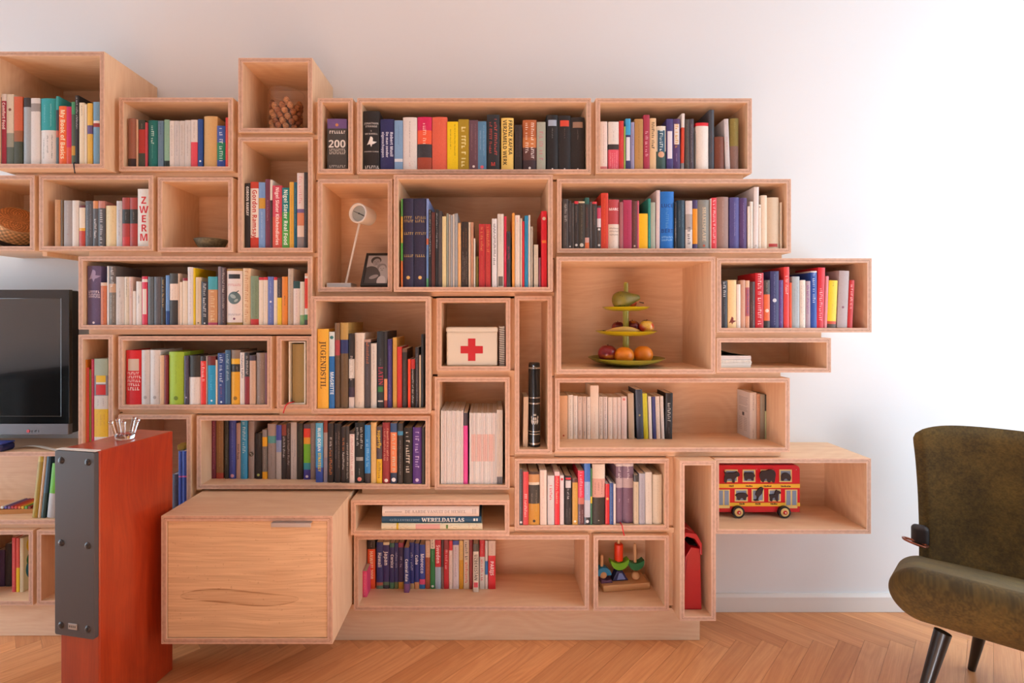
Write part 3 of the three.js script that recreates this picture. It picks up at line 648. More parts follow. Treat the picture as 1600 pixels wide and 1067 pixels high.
{ const prof = shapeOf([[0, 0], [0.016, 0], [0.016, 0.062], [0.010, 0.073], [0, 0.073]]), x0 = 0.806;
  struct('baseboard_back', slab(prof, ROOM.x1 - x0, 0).rotateY(-Math.PI / 2).translate(ROOM.x1, 0.0005, ROOM.z0 + 0.0004), trimPaint); }

// oak herringbone: each block in view is a part of the floor, the rest of the room is one part
const oakTex = woodTex([244, 178, 122], [200, 124, 74], { flame: 0.25, streak: 0.5, fine: 0.6, w: 1024, h: 256 });
const oakTones = [[1, 1, 1], [0.9, 0.85, 0.8], [1.07, 1.05, 1.0], [0.95, 0.9, 0.84], [1.02, 0.98, 0.94], [0.86, 0.79, 0.72]].map((t) => mat(new THREE.Color().setRGB(t[0] * 0.92, t[1] * 0.92, t[2] * 0.92), 0.36, { map: oakTex, clearcoat: 0.15, clearcoatRoughness: 0.3 }));
{
  const floor = new THREE.Group(); floor.name = 'floor'; floor.userData.kind = 'structure'; scene.add(floor);
  struct('subfloor', box(ROOM.x0 - T, ROOM.x1 + T, -0.06, -0.0125, ROOM.z0 - T, ROOM.z1 + T), mat(0x5a3a22, 0.8), floor);
  const w = 0.07, n = 11, L = n * w, g = 0.0003, ch = 0.0007;
  const block = (u0, v0) => { // bevelled block, length along x
    const s = shapeOf([[g, g], [L - g, g], [L - g, w - g], [g, w - g]]);
    const k = new THREE.ExtrudeGeometry(s, { depth: 0.0105, bevelEnabled: true, bevelSize: -ch, bevelOffset: 0, bevelThickness: ch, bevelSegments: 1 });
    const p = k.attributes.position, uv = k.attributes.uv; for (let i = 0; i < p.count; i++) uv.setXY(i, u0 + p.getX(i) / 1.1, v0 + p.getY(i) / 0.42);
    return k.rotateX(-Math.PI / 2).translate(0, -0.0119 + 0.0001, 0);   // y runs to -z
  };
  const variants = [0, 1, 2, 3, 4].map((k) => block(k * 0.23, k * 0.37));
  const rest = [[], [], [], [], [], []], ph = new THREE.Matrix4(), spin = new THREE.Matrix4();
  const Z0 = -0.05 + L / Math.SQRT2;   // far ends of the near row lie at z = -0.05
  const S = Math.SQRT1_2;
  for (let m = -5; m <= 5; m++) for (let k = -95; k <= 95; k++) for (const kind of [0, 1]) {
    const p = kind ? k + n + 2 * n * m : k + 2 * n * m, q = kind ? k + 1 - n : k;      // lower corner in block widths, p to the back right, q to the front right
    const x = (p + q) * w * S, z = Z0 - (p - q) * w * S;
    const len = kind ? [S, S] : [S, -S], cx = x + (kind ? (w * S + L * S) / 2 : (L * S + w * S) / 2), cz = z + (kind ? (-w * S + L * S) / 2 : (-L * S + w * S) / 2);
    if (cx < ROOM.x0 - 0.3 || cx > ROOM.x1 + 0.3 || cz < ROOM.z0 - 0.25 || cz > ROOM.z1 + 0.25) continue;
    const v = Math.floor(rnd() * 5), tone = Math.floor(rnd() * 6), lift = rnd() * 0.0003;
    const near = cz < 0.42 && cx > -1.95 && cx < 2.3;
    // the block's own x axis points along its length, its y axis (now -z) across
    const ang = kind ? -Math.PI / 4 : Math.PI / 4;
    const ox = kind ? x + 0 : x + w * S, oz = kind ? z : z + w * S;
    if (near) { const b = part('plank', variants[v], oakTones[tone], floor); b.position.set(kind ? x : x + w * S, lift, kind ? z : z + w * S); b.rotation.y = ang; if (kind) b.position.set(x, lift, z); }
    else { const gg = variants[v].clone(); gg.applyMatrix4(ph.makeTranslation(ox, lift, oz).multiply(spin.makeRotationY(ang))); rest[tone].push(gg); }
  }
  rest.forEach((list, i) => { if (list.length) { const r = part('parquet', mergeGeometries(list), oakTones[i], floor); r.userData.kind = 'stuff'; } });
}

// ---------------------------------------------------------------- shelf boxes: five mitred plywood panels, spacer strips between neighbours
function prism(poly, z0, z1, alongX, off) {   // poly: outer a, outer b, inner b, inner a; front at z1
  const pos = [], uv = [], idx = [[], []], V = (x, y, z, u, v) => { pos.push(x, y, z); uv.push(u, v); return pos.length / 3 - 1; };
  const [a, b, c, d] = poly, quad = (pts, uvs, g, flip) => { const k = pts.map((p, i) => V(...p, ...uvs[i])); idx[g].push(...(flip ? [k[0], k[2], k[1], k[0], k[3], k[2]] : [k[0], k[1], k[2], k[0], k[2], k[3]])); };
  const area = (b[0] - a[0]) * (c[1] - a[1]) - (b[1] - a[1]) * (c[0] - a[0]), flip = area < 0, along = (p) => alongX ? p[0] : p[1];
  for (const [z, f] of [[z1, flip], [z0, !flip]]) quad(poly.map((p) => [...p, z]), [[along(a) * 1.3 + off, 0.02], [along(b) * 1.3 + off, 0.02], [along(c) * 1.3 + off, 0.98], [along(d) * 1.3 + off, 0.98]], 1, f);
  for (const [p, q] of [[a, b], [b, c], [c, d], [d, a]]) { const m = p === b || p === d; quad([[...p, z1], [...p, z0], [...q, z0], [...q, z1]], [[along(p), z1], [along(p), z0], [along(q), z0], [along(q), z1]].map(([u, v]) => [u + off, v * 1.6 + off * 3]), 0, flip); }
  const g = new THREE.BufferGeometry(); g.setAttribute('position', new THREE.Float32BufferAttribute(pos, 3)); g.setAttribute('uv', new THREE.Float32BufferAttribute(uv, 2));
  g.setIndex([...idx[0], ...idx[1]]); g.addGroup(0, idx[0].length, 0); g.addGroup(idx[0].length, idx[1].length, 1); g.computeVertexNormals(); return g;
}
function boardUV(g, horizontal, off = 0) { const p = g.attributes.position, n = g.attributes.normal, uv = g.attributes.uv; for (let i = 0; i < p.count; i++) { const X = p.getX(i), Y = p.getY(i), Z = p.getZ(i), ax = Math.abs(n.getX(i)), ay = Math.abs(n.getY(i)); const [u, v] = ay > 0.7 ? [X, Z] : ax > 0.7 ? [Y, Z] : horizontal ? [X, Y] : [Y, X]; uv.setXY(i, u + off, v * 1.6 + off * 2.7); } return g; }
function carcass(t, b, deep, panelNames = ['top_panel', 'bottom_panel', 'left_panel', 'right_panel', 'back_panel']) {   // local frame: origin at the box's lower left front corner
  const w = b.x1 - b.x0, h = b.y1 - b.y0, k = b.t, o = [[0, 0], [w, 0], [w, h], [0, h]], i = [[k, k], [w - k, k], [w - k, h - k], [k, h - k]], duo = [birch, ply];
  part(panelNames[0], prism([o[3], o[2], i[2], i[3]], -deep, 0, true, rr(0, 9)), duo, t);
  part(panelNames[1], prism([o[0], o[1], i[1], i[0]], -deep, 0, true, rr(0, 9)), duo, t);
  part(panelNames[2], prism([o[0], o[3], i[3], i[0]], -deep, 0, false, rr(0, 9)), duo, t);
  part(panelNames[3], prism([o[1], o[2], i[2], i[1]], -deep, 0, false, rr(0, 9)), duo, t);
  part(panelNames[4], boardUV(box(k, w - k, k, h - k, -deep, -deep + 0.008), true, rr(0, 9)), birch, t);
}
const all = Object.values(BOXES);
for (const b of all) {
  b.deep = b.z - ROOM.z0 - 0.0008;
  const t = b.group = thing('shelf_box', b.label, 'shelf box', [b.x0, b.y0, b.z]);
  carcass(t, b, b.deep);
  // spacer strips under the box and to its right, as thick as the gap to the neighbour
  const under = all.filter((o) => o !== b && o.x0 < b.x1 - 0.03 && o.x1 > b.x0 + 0.03 && o.y1 < b.y0 + 0.002 && b.y0 - o.y1 < 0.05);
  const right = all.filter((o) => o !== b && o.y0 < b.y1 - 0.03 && o.y1 > b.y0 + 0.03 && o.x0 > b.x1 - 0.002 && o.x0 - b.x1 < 0.05);
  const inset = 0.022, back = 0.022 + Math.max(0, b.z);
  const beside = (left) => all.some((o) => o !== b && o.y0 < b.y1 - 0.01 && o.y1 > b.y0 - 0.01 && (left ? b.x0 - o.x1 > -0.005 && b.x0 - o.x1 < 0.05 : o.x0 - b.x1 > -0.005 && o.x0 - b.x1 < 0.05));
  const nextGap = Math.min(0.05, ...all.filter((o) => o !== b && o.y0 < b.y1 - 0.01 && o.y1 > b.y0 - 0.01 && o.x0 - b.x1 > -0.005 && o.x0 - b.x1 < 0.05).map((o) => o.x0 - b.x1));
  if (under.length) {
    const gap = Math.min(...under.map((o) => b.y0 - o.y1)), u0 = Math.min(...under.map((o) => o.x0)), u1 = Math.max(...under.map((o) => o.x1));
    const x0 = u0 > b.x0 + 0.03 ? u0 + inset : beside(true) ? b.x0 + 0.0003 : b.x0 + inset, x1 = u1 < b.x1 - 0.03 ? u1 - inset : beside(false) ? b.x1 + nextGap - 0.0004 : b.x1 - inset;
    if (gap > 0.003) part('spacer', boardUV(box(x0 - b.x0, x1 - b.x0, -gap + 0.0003, -0.0003, -b.deep, -back), true, rr(0, 5)), birch, t);
  }
  for (const o of right) {
    const floorOf = Math.max(-1, ...all.filter((q) => q.x0 < o.x0 - 0.001 && q.x1 > b.x1 + 0.001 && q.y1 <= Math.max(b.y0, o.y0) + 0.001).map((q) => q.y1)), yb = Math.max(b.y0, o.y0), y0 = yb < 0.25 ? yb + 0.0005 : Math.max(floorOf + 0.0005, yb - 0.0165), y1 = Math.min(b.y1, o.y1) - 0.0005, gap = o.x0 - b.x1;
    if (gap < 0.003 || y1 - y0 < 0.02) continue;
    part('spacer', boardUV(box(b.x1 - b.x0 + 0.0003, o.x0 - b.x0 - 0.0003, y0 - b.y0, y1 - b.y0, -b.deep, -back - 0.012), false, rr(0, 5)), birch, t);
  }
}
// plinths, with the spacer strip that the lowest boxes rest on
const LOW = BOXES.AF.y0;
for (const [x0, x1, d, label] of [[PX(470, M), 0.8, 1.918, 'long plywood plinth board set back beneath the wide bottom box'], [-2.62, -1.25, 1.945, 'plywood plinth board at floor level left of the red loudspeaker']]) {
  const right = x1 > 0, deep = ZD(d) - ROOM.z0 - 0.001, t = thing('plinth', label, 'plinth', [x0, 0, ZD(d)]), top = right ? LOW - 0.0185 : BOXES.AI.y0 - 0.0005;
  part('board', boardUV(box(0, x1 - x0, 0.0006, top, -0.018, 0), true, rr(0, 5)), litPlinthPly, t);
  part('bearer', boardUV(box(0.04, x1 - x0 - (right ? 0.14 : 0.02), top - 0.02, top, -deep, -0.018), true, 1), birch, t);
  if (right) part('spacer', boardUV(box(0.03, x1 - x0 - 0.14, top, LOW - 0.0004, -deep, 0.006), true, 2), birch, t);
}
// ---------------------------------------------------------------- books: a cover (spine and two boards), a block of pages
const PPM = 1350;   // print pixels per metre
const sheets = [];
function newSheet() { const c = document.createElement('canvas'); c.width = c.height = 2048; const ctx = c.getContext('2d'); const s = { c, ctx, x: 0, y: 0, row: 0, mats: {} }; sheets.push(s); return s; }
function cell(w, h) { let s = sheets[sheets.length - 1] ?? newSheet(); if (s.x + w + 4 > 2048) { s.x = 0; s.y += s.row + 4; s.row = 0; } if (s.y + h + 4 > 2048) s = newSheet(); const r = { s, x: s.x + 2, y: s.y + 2, w, h }; s.x += w + 4; s.row = Math.max(s.row, h); return r; }
function bandsOf(spec) { let last = 0; return spec.split(',').map((c, i, a) => { const [col, to] = c.split(':'), end = to ? +to : 1, r = [col, last, i === a.length - 1 ? 1 : end]; last = end; return r; }); }
function fitText(ctx, text, font, len, thick) { let px = thick; for (;;) { ctx.font = `${font.includes('bold') ? 'bold ' : ''}${px}px ${font.replace('bold ', '')}`; const w = ctx.measureText(text).width; if (w <= len || px < 4) return px; px *= Math.max(0.8, len / w); } }
function drawSpine(ctx, x, y, w, h, bands, print) {
  ctx.save(); ctx.beginPath(); ctx.rect(x - 2, y - 2, w + 4, h + 4); ctx.clip();
  for (const [col, a, b] of bands) { ctx.fillStyle = col; ctx.fillRect(x - 2, y + a * h - (a ? 0 : 2), w + 4, (b - a) * h + 4); }
  for (let k = 0; k < w * h / 60; k++) { ctx.fillStyle = rnd() > 0.5 ? 'rgba(255,255,255,0.05)' : 'rgba(0,0,0,0.05)'; ctx.fillRect(x + rnd() * w, y + rnd() * h, 1 + rnd() * 2, 1 + rnd() * 5); }
  for (const cmd of (print === '-' ? [] : print.split(';')).filter(Boolean)) {
    const m = cmd.match(/^(\w)(#[0-9a-f]+)@([\d.]*)-([\d.]*)(?::(.*))?$/i); if (!m) { console.log('bad print', cmd); continue; }
    const [, op, col, f0, f1, arg] = m, y0 = y + h * (+f0), y1 = y + h * (+f1), L = y1 - y0; ctx.fillStyle = ctx.strokeStyle = col;
    ctx.textAlign = 'left'; ctx.textBaseline = 'middle';
    if (op === 'v' || op === 'V') { const lines = arg.split('/'), th = w * 0.86 / lines.length, font = op === 'V' ? 'bold serif' : 'bold sans-serif'; lines.forEach((t, i) => { ctx.save(); ctx.translate(x + w * (1 - (i + 0.5) * (0.9 / lines.length) - 0.05), y0); ctx.rotate(Math.PI / 2); fitText(ctx, t, font, L, th); ctx.fillText(t, 0, 0); ctx.restore(); }); }
    else if (op === 'H') { ctx.textAlign = 'center'; fitText(ctx, arg, 'bold sans-serif', w * 0.9, L * 1.15); ctx.fillText(arg, x + w / 2, (y0 + y1) / 2); }
    else if (op === 's') { ctx.textAlign = 'center'; [...arg].forEach((c, i) => { const px = Math.min(w * 0.95, L / arg.length * 1.05); ctx.font = `bold ${px}px sans-serif`; ctx.fillText(c, x + w * 0.52, y0 + (i + 0.5) * L / arg.length); }); }
    else if (op === 'w' || op === 'i') { const n = +arg || 1, th = op === 'w' ? Math.min(w * 0.42 / n, L * 0.16) : Math.max(1.2, Math.min(w * 0.26 / Math.sqrt(n), 5)); ctx.globalAlpha = op === 'w' ? 0.8 : 0.6;
      for (let i = 0; i < n; i++) { const cx = x + w * (1 - (i + 0.5) / n * 0.8 - 0.1); let p = y0 + (i ? rnd() * L * 0.2 : 0); const end = y1 - (i && rnd() > 0.4 ? rnd() * L * 0.3 : 0); while (p < end) { const a = Math.max(1, th * (0.35 + rnd() * 0.35)); ctx.fillRect(cx - th / 2, p, th * (0.6 + rnd() * 0.4), Math.max(0.8, a * 0.5)); if (rnd() > 0.45) ctx.fillRect(cx - th / 2 + (rnd() > 0.5 ? th * 0.75 : 0), p, th * 0.25, a); p += a + Math.max(0.7, th * 0.16) + (rnd() > 0.84 ? th * 0.6 : 0); } } ctx.globalAlpha = 1; }
    else if (op === 'k') { for (let p = x + w * 0.12; p < x + w * 0.88;) { const a = L * (0.35 + rnd() * 0.3); ctx.fillRect(p, y0, Math.max(1, a * 0.5), L); ctx.fillRect(p, rnd() > 0.5 ? y0 : y0 + L * 0.7, a, L * 0.3); p += a + L * 0.2; } }
    else if (op === 'r') ctx.fillRect(x + w * 0.14, y0, w * 0.72, L);
    else if (op === 'c') { ctx.beginPath(); ctx.arc(x + w / 2, (y0 + y1) / 2, Math.min(L / 2, w * 0.32), 0, 7); ctx.fill(); }
    else if (op === 'g') { const R = Math.min(L / 2, w * 0.4), cx = x + w / 2, cy = (y0 + y1) / 2; ctx.beginPath(); ctx.arc(cx, cy, R, 0, 7); ctx.fill(); ctx.fillStyle = 'rgba(220,230,225,0.55)'; ctx.beginPath(); ctx.ellipse(cx - R * 0.2, cy - R * 0.25, R * 0.5, R * 0.3, 0.5, 0, 7); ctx.fill(); ctx.beginPath(); ctx.ellipse(cx + R * 0.3, cy + R * 0.4, R * 0.35, R * 0.2, -0.6, 0, 7); ctx.fill(); ctx.strokeStyle = '#38484a'; ctx.lineWidth = R * 0.12; ctx.beginPath(); ctx.moveTo(cx + R * 0.2, cy - R * 0.8); ctx.lineTo(cx + R * 0.7, cy - R * 1.15); ctx.stroke(); }
    else if (op === 'b') { const cx = x + w / 2, s = Math.min(L, w) * 0.5, cy = (y0 + y1) / 2; ctx.beginPath(); ctx.moveTo(cx - s * 0.75, cy + s * 0.55); ctx.quadraticCurveTo(cx - s * 0.35, cy - s * 0.1, cx - s * 0.15, cy - s * 0.9); ctx.quadraticCurveTo(cx + s * 0.45, cy - s * 0.9, cx + s * 0.25, cy - s * 0.1); ctx.lineTo(cx + s * 0.95, cy); ctx.quadraticCurveTo(cx + s * 0.4, cy + s * 0.45, cx + s * 0.2, cy + s * 0.4); ctx.lineTo(cx, cy + s * 0.9); ctx.lineTo(cx - s * 0.2, cy + s * 0.4); ctx.closePath(); ctx.fill(); }
  }
  ctx.restore();
}
const paperTex = (() => { const a = noiseGrid(256, 2), b = noiseGrid(40, 3); return tex(256, 64, (u, v) => { const k = 0.72 + 0.22 * a(u, v) + 0.08 * b(u, v); return [240 * k, 228 * k, 206 * k]; }); })();
const paperWhiteTex = (() => { const a = noiseGrid(256, 2), b = noiseGrid(40, 3); return tex(256, 64, (u, v) => { const k = 0.78 + 0.18 * a(u, v) + 0.06 * b(u, v); return [244 * k, 240 * k, 232 * k]; }); })();
const papers = [mat(0xffffff, 0.85, { map: paperTex }), mat(0xffffff, 0.85, { map: paperWhiteTex })];
// cover: spine towards +z, width along x from 0, height along y from 0, depth towards -z
function coverGeometry(w, h, deep, hard, c, S) {
  const th = hard ? 0.0022 : 0.0008, bulge = hard ? Math.min(0.004, w * 0.14) : Math.min(0.0012, w * 0.05), N = 6, out = [], inn = [];
  out.push([0, -deep, -1, 0, 0]);
  for (let i = 0; i <= N; i++) { const f = i / N, x = f * w, z = bulge * (1 - (2 * f - 1) ** 2) - bulge, nx = (2 * f - 1) * Math.min(1, bulge * 8 / Math.max(w, 0.004)); if (!i) out.push([0, z, -1, 0, 0]); out.push([x, z, nx, 1, f]); if (i === N) out.push([w, z, 1, 0, 1]); }
  out.push([w, -deep, 1, 0, 1]);
  const inx = (x) => Math.min(Math.max(x, th), Math.max(th, w - th));
  for (const o of out) inn.push([inx(o[0]), o[1] > -deep + 1e-6 ? Math.min(o[1], 0) - th : -deep]);
  const pos = [], nor = [], uv = [], idx = [], U = (f) => (c.x + 0.5 + f * (c.w - 1)) / S, Vv = (f) => 1 - (c.y + c.h - 0.5 - f * (c.h - 1)) / S;
  const add = (x, y, z, nx, ny, nz, u, v) => { const l = Math.hypot(nx, ny, nz) || 1; pos.push(x, y, z); nor.push(nx / l, ny / l, nz / l); uv.push(U(u), Vv(v)); return pos.length / 3 - 1; };
  const q = (a, b, d, e) => idx.push(a, b, d, a, d, e);
  for (let i = 0; i + 1 < out.length; i++) {
    const a = out[i], b = out[i + 1]; if (Math.hypot(a[0] - b[0], a[1] - b[1]) < 1e-7) continue;
    q(add(a[0], 0, a[1], a[2], 0, a[3], a[4], 0), add(b[0], 0, b[1], b[2], 0, b[3], b[4], 0), add(b[0], h, b[1], b[2], 0, b[3], b[4], 1), add(a[0], h, a[1], a[2], 0, a[3], a[4], 1));
    const A = inn[i], B = inn[i + 1];
    q(add(B[0], 0, B[1], -b[2], 0, -b[3], b[4], 0), add(A[0], 0, A[1], -a[2], 0, -a[3], a[4], 0), add(A[0], h, A[1], -a[2], 0, -a[3], a[4], 1), add(B[0], h, B[1], -b[2], 0, -b[3], b[4], 1));
    q(add(a[0], h, a[1], 0, 1, 0, a[4], 1), add(b[0], h, b[1], 0, 1, 0, b[4], 1), add(B[0], h, B[1], 0, 1, 0, b[4], 1), add(A[0], h, A[1], 0, 1, 0, a[4], 1));
    q(add(b[0], 0, b[1], 0, -1, 0, b[4], 0), add(a[0], 0, a[1], 0, -1, 0, a[4], 0), add(A[0], 0, A[1], 0, -1, 0, a[4], 0), add(B[0], 0, B[1], 0, -1, 0, b[4], 0));
  }
  for (const [x0, x1] of [[0, inx(0)], [inx(w), w]]) q(add(x1, 0, -deep, 0, 0, -1, 0, 0), add(x0, 0, -deep, 0, 0, -1, 0, 0), add(x0, h, -deep, 0, 0, -1, 0, 1), add(x1, h, -deep, 0, 0, -1, 0, 1));
  const g = new THREE.BufferGeometry(); g.setAttribute('position', new THREE.Float32BufferAttribute(pos, 3)); g.setAttribute('normal', new THREE.Float32BufferAttribute(nor, 3)); g.setAttribute('uv', new THREE.Float32BufferAttribute(uv, 2)); g.setIndex(idx); return g;
}
const NOUN = { b: ['book', 'book'], c: ['cookbook', 'cookbook'], p: ['paperback', 'paperback'], g: ['travel_guide', 'travel guide'], m: ['magazine', 'magazine'], k: ['picture_book', 'picture book'], s: ['notebook', 'notebook'] };
const ribbonRed = mat(0xd41a2a, 0.6), ribbonDark = mat(0x1c1c2a, 0.6);
const pending = [];   // covers wait for their sheet to be finished
function makeBook({ name, x, y, z, w, h, deep, bands, print, hard, lean = 0, label, category, group }) {
  const t = thing(name, label, category, [x, y, z], 0, group);
  const c = cell(Math.max(6, Math.round(w * PPM)), Math.round(h * PPM));
  drawSpine(c.s.ctx, c.x, c.y, c.w, c.h, bands, print);
  const cov = part('cover', coverGeometry(w, h, deep, hard, c, 2048), white, t); pending.push([cov, c.s, hard]);
  const e = hard ? 0.0024 : 0.0009, o = hard ? 0.003 : 0.0004, p = box(e, Math.max(e + 0.0006, w - e), o, h - o - (hard ? 0.001 : 0.0006), -deep + (hard ? 0.003 : 0.0005), -0.0035 - e);
  const ps = p.attributes.position, uv = p.attributes.uv; for (let i = 0; i < ps.count; i++) uv.setXY(i, ps.getX(i) * 24 + x * 7, ps.getZ(i) * 2);
  part('pages', p, papers[hard ? 0 : (Math.abs(Math.round(x * 1000)) % 2)], t);
  if (lean) { const a = Math.atan(lean / h); t.rotation.z = -a; t.position.y += a > 0 ? w * Math.sin(a) : 0; }
  return t;
}
const WHERE = (b) => `in the ${b.ph}`;
const labelsUsed = new Map();
// first pass: read the lines, so that each label can tell its thing from the look-alikes in the same box
const items = [];
for (const r of ROWS) for (const line of r.lines) {
  const [m, colours, desc, print = '', opts = ''] = line.split('|'), [a, b, top] = m.split(' ').map(Number);
  items.push({ r, a, b, top, colours, desc: desc.trim(), print, opts, box: BOXES[r.id], px: r.crop[0] + a / r.crop[2] });
}
items.sort((p, q) => p.r.id === q.r.id ? p.px - q.px : 0);
const ORD = ['leftmost', 'second', 'third', 'fourth', 'fifth', 'sixth'];
for (const it of items) {
  const mates = items.filter((o) => o.r.id === it.r.id), like = mates.filter((o) => o.desc === it.desc && o.r.kind === it.r.kind).sort((p, q) => p.px - q.px), noun = NOUN[it.r.kind][1];
  const wide = (it.b - it.a) / it.r.crop[2];
  if (like.length === 1) it.label = `${it.desc} ${noun} ${WHERE(it.box)}`;
  else if (like.length === 2) it.label = `${it === like[0] ? 'left' : 'right'} one of two ${it.desc} ${noun}s ${WHERE(it.box)}`;
  else { const k = like.indexOf(it); it.label = k === like.length - 1 ? `rightmost of the ${it.desc} ${noun}s ${WHERE(it.box)}` : k ? `${ORD[k]} from left of the ${it.desc} ${noun}s ${WHERE(it.box)}` : `leftmost of the ${it.desc} ${noun}s ${WHERE(it.box)}`; }
}
for (const it of items) {
  const { r, box: b } = it, [ox, oy, s, bottom] = r.crop, x0p = ox + it.a / s, x1p = ox + it.b / s, f = Math.min(1, Math.max(0, ((x0p + x1p) / 2 - (CX + b.x0 * FOCAL / b.d)) / ((b.x1 - b.x0) * FOCAL / b.d)));
  const so = it.opts.match(/s([\d.]+)/), setback = so ? +so[1] : r.back[0] + (r.back[1] - r.back[0]) * f;
  const floorY = b.y0 + b.t + 0.0004, inX0 = b.x0 + b.t + 0.0006, inX1 = b.x1 - b.t - 0.0006;
  const d = b.d + setback;
  const yb = oy + bottom / s, yt = oy + it.top / s;
  let h = (yb - yt) * d / FOCAL; h = Math.min(h, b.y1 - b.t - floorY - 0.002);
  let x0 = PX(x0p, d) + 0.0002, x1 = PX(x1p, d) - 0.0002; x0 = Math.max(x0, inX0); x1 = Math.min(Math.max(x1, x0 + 0.003), inX1);
  const inner = b.deep - 0.009 - setback, hard = it.opts.includes('h');
  const ratio = r.kind === 'm' || r.kind === 'k' ? 0.76 : hard ? 0.68 : 0.65, deep = Math.max(0.05, Math.min(inner - 0.002, h * ratio + (rnd() - 0.5) * 0.01));
  const lo = it.opts.match(/L(-?\d+)/), lean = lo ? +lo[1] / s * d / FOCAL : 0;
  const [name, category] = NOUN[r.kind];
  const t = makeBook({ name, x: x0, y: floorY, z: ZD(d), w: x1 - x0, h, deep, bands: bandsOf(it.colours), print: it.print, hard, lean, label: it.label, category, group: `${category}s in the ${b.ph}` });
  if (r.id === 'W' && it.a === 1314) { // the printed back cover faces the empty part of the shelf
    const back = canvasTex(192, 288, (c) => { c.fillStyle = '#e6e2e2'; c.fillRect(0, 0, 192, 288); c.fillStyle = '#b4b0b4'; for (let k = 0; k < 11; k++) c.fillRect(26, 36 + k * 8 + (k > 6 ? 8 : 0), 140 - (k * 37 % 23), 3); for (let k = 0; k < 8; k++) { c.fillRect(26, 170 + k * 11, 52, 3); c.fillRect(104, 170 + k * 11, 48, 3); } c.fillStyle = '#57535a'; c.fillRect(78, 134, 32, 22); });
    part('print', new THREE.BoxGeometry(0.0003, h - 0.004, deep - 0.006).translate(-0.0003, h / 2, -deep / 2 - 0.001), mat(0xffffff, 0.55, { map: back }), t, 'white printed back cover'); }
  if (r.id === 'AI' && it.a === 100) { // the pictured back cover of the outermost picture book
    const back = canvasTex(192, 256, (c) => { c.fillStyle = '#d8cfa8'; c.fillRect(0, 0, 192, 256); for (const [col, x0, y0, rx, ry] of [['#e8c428', 96, 60, 88, 56], ['#b82c2c', 140, 50, 30, 44], ['#2c7c94', 90, 170, 84, 66], ['#1c4c60', 60, 190, 40, 30], ['#e8c428', 130, 200, 30, 26], ['#3c7c50', 40, 110, 26, 30]]) { c.fillStyle = col; c.beginPath(); c.ellipse(x0, y0, rx, ry, 0.4, 0, 7); c.fill(); } });
    part('print', new THREE.BoxGeometry(0.0003, h - 0.004, deep - 0.006).translate(x1 - x0 + 0.0004, h / 2, -deep / 2 - 0.001), mat(0xffffff, 0.5, { map: back }), t, 'yellow, red and blue pictured cover'); }
  if (it.opts.includes('R')) { const dark = r.id === 'A', yy = floorY - t.position.y; part('ribbon', tube([[(x1 - x0) * 0.6, 0.004, -0.02], [(x1 - x0) * 0.6, 0.0032, 0.002], [(x1 - x0) * 0.62, 0.0034, setback], [(x1 - x0) * 0.66, 0.0005, setback + 0.0042], [(x1 - x0) * 0.72, -0.01, setback + 0.0045], [(x1 - x0) * 0.85, -0.024, setback + 0.0045], [(x1 - x0) * 0.98, -0.036, setback + 0.004]], 0.0022, 24, false, 6), dark ? ribbonDark : ribbonRed, t); }
}
// slipcased book on its own, with red ribbon
{ const b = BOXES.N, d = b.d + 0.012, x0 = PX(280 + 1245 / 7.273, d), x1 = PX(280 + 1434 / 7.273, d), y0 = b.y0 + b.t + 0.0004, h = (850 - 136) / 7.273 * d / FOCAL, k = 0.0046, w = x1 - x0, D = 0.155;
  const t = thing('book', 'gold cloth book in a pale slipcase with a red ribbon, alone in its narrow box', 'book', [x0, y0, ZD(d)]);
  const card = mat(0xf6f4ec, 0.6);
  part('slipcase', [box(0, k, 0, h, -D, 0), box(w - k, w, 0, h, -D, 0), box(k, w - k, 0, k, -D, 0), box(k, w - k, h - k, h, -D, 0), box(k, w - k, k, h - k, -D, -D + k)], card, t, 'pale grey card slipcase');
  const c = cell(Math.round(w * PPM), Math.round(h * PPM)); drawSpine(c.s.ctx, c.x, c.y, c.w, c.h, bandsOf('#a8905c'), '-');
  const cov = part('cover', coverGeometry(w - 2 * k - 0.009, h - 2 * k - 0.006, D - 0.022, true, c, 2048).translate(k + 0.0045, k + 0.0005, -0.008), white, t, 'gold cloth spine'); pending.push([cov, c.s, true]);
  part('pages', box(k + 0.0075, w - k - 0.0075, k + 0.004, h - k - 0.009, -D + 0.018, -0.016), papers[0], t);
  part('ribbon', tube([[w * 0.3, 0.0075, -0.03], [w * 0.2, 0.0075, 0.003], [w * 0.07, 0.0065, 0.0125], [-0.004, -0.003, 0.019], [-0.01, -0.018, 0.0165], [-0.014, -0.03, 0.016]], 0.0022, 16, false, 6), ribbonRed, t, 'red ribbon');
}
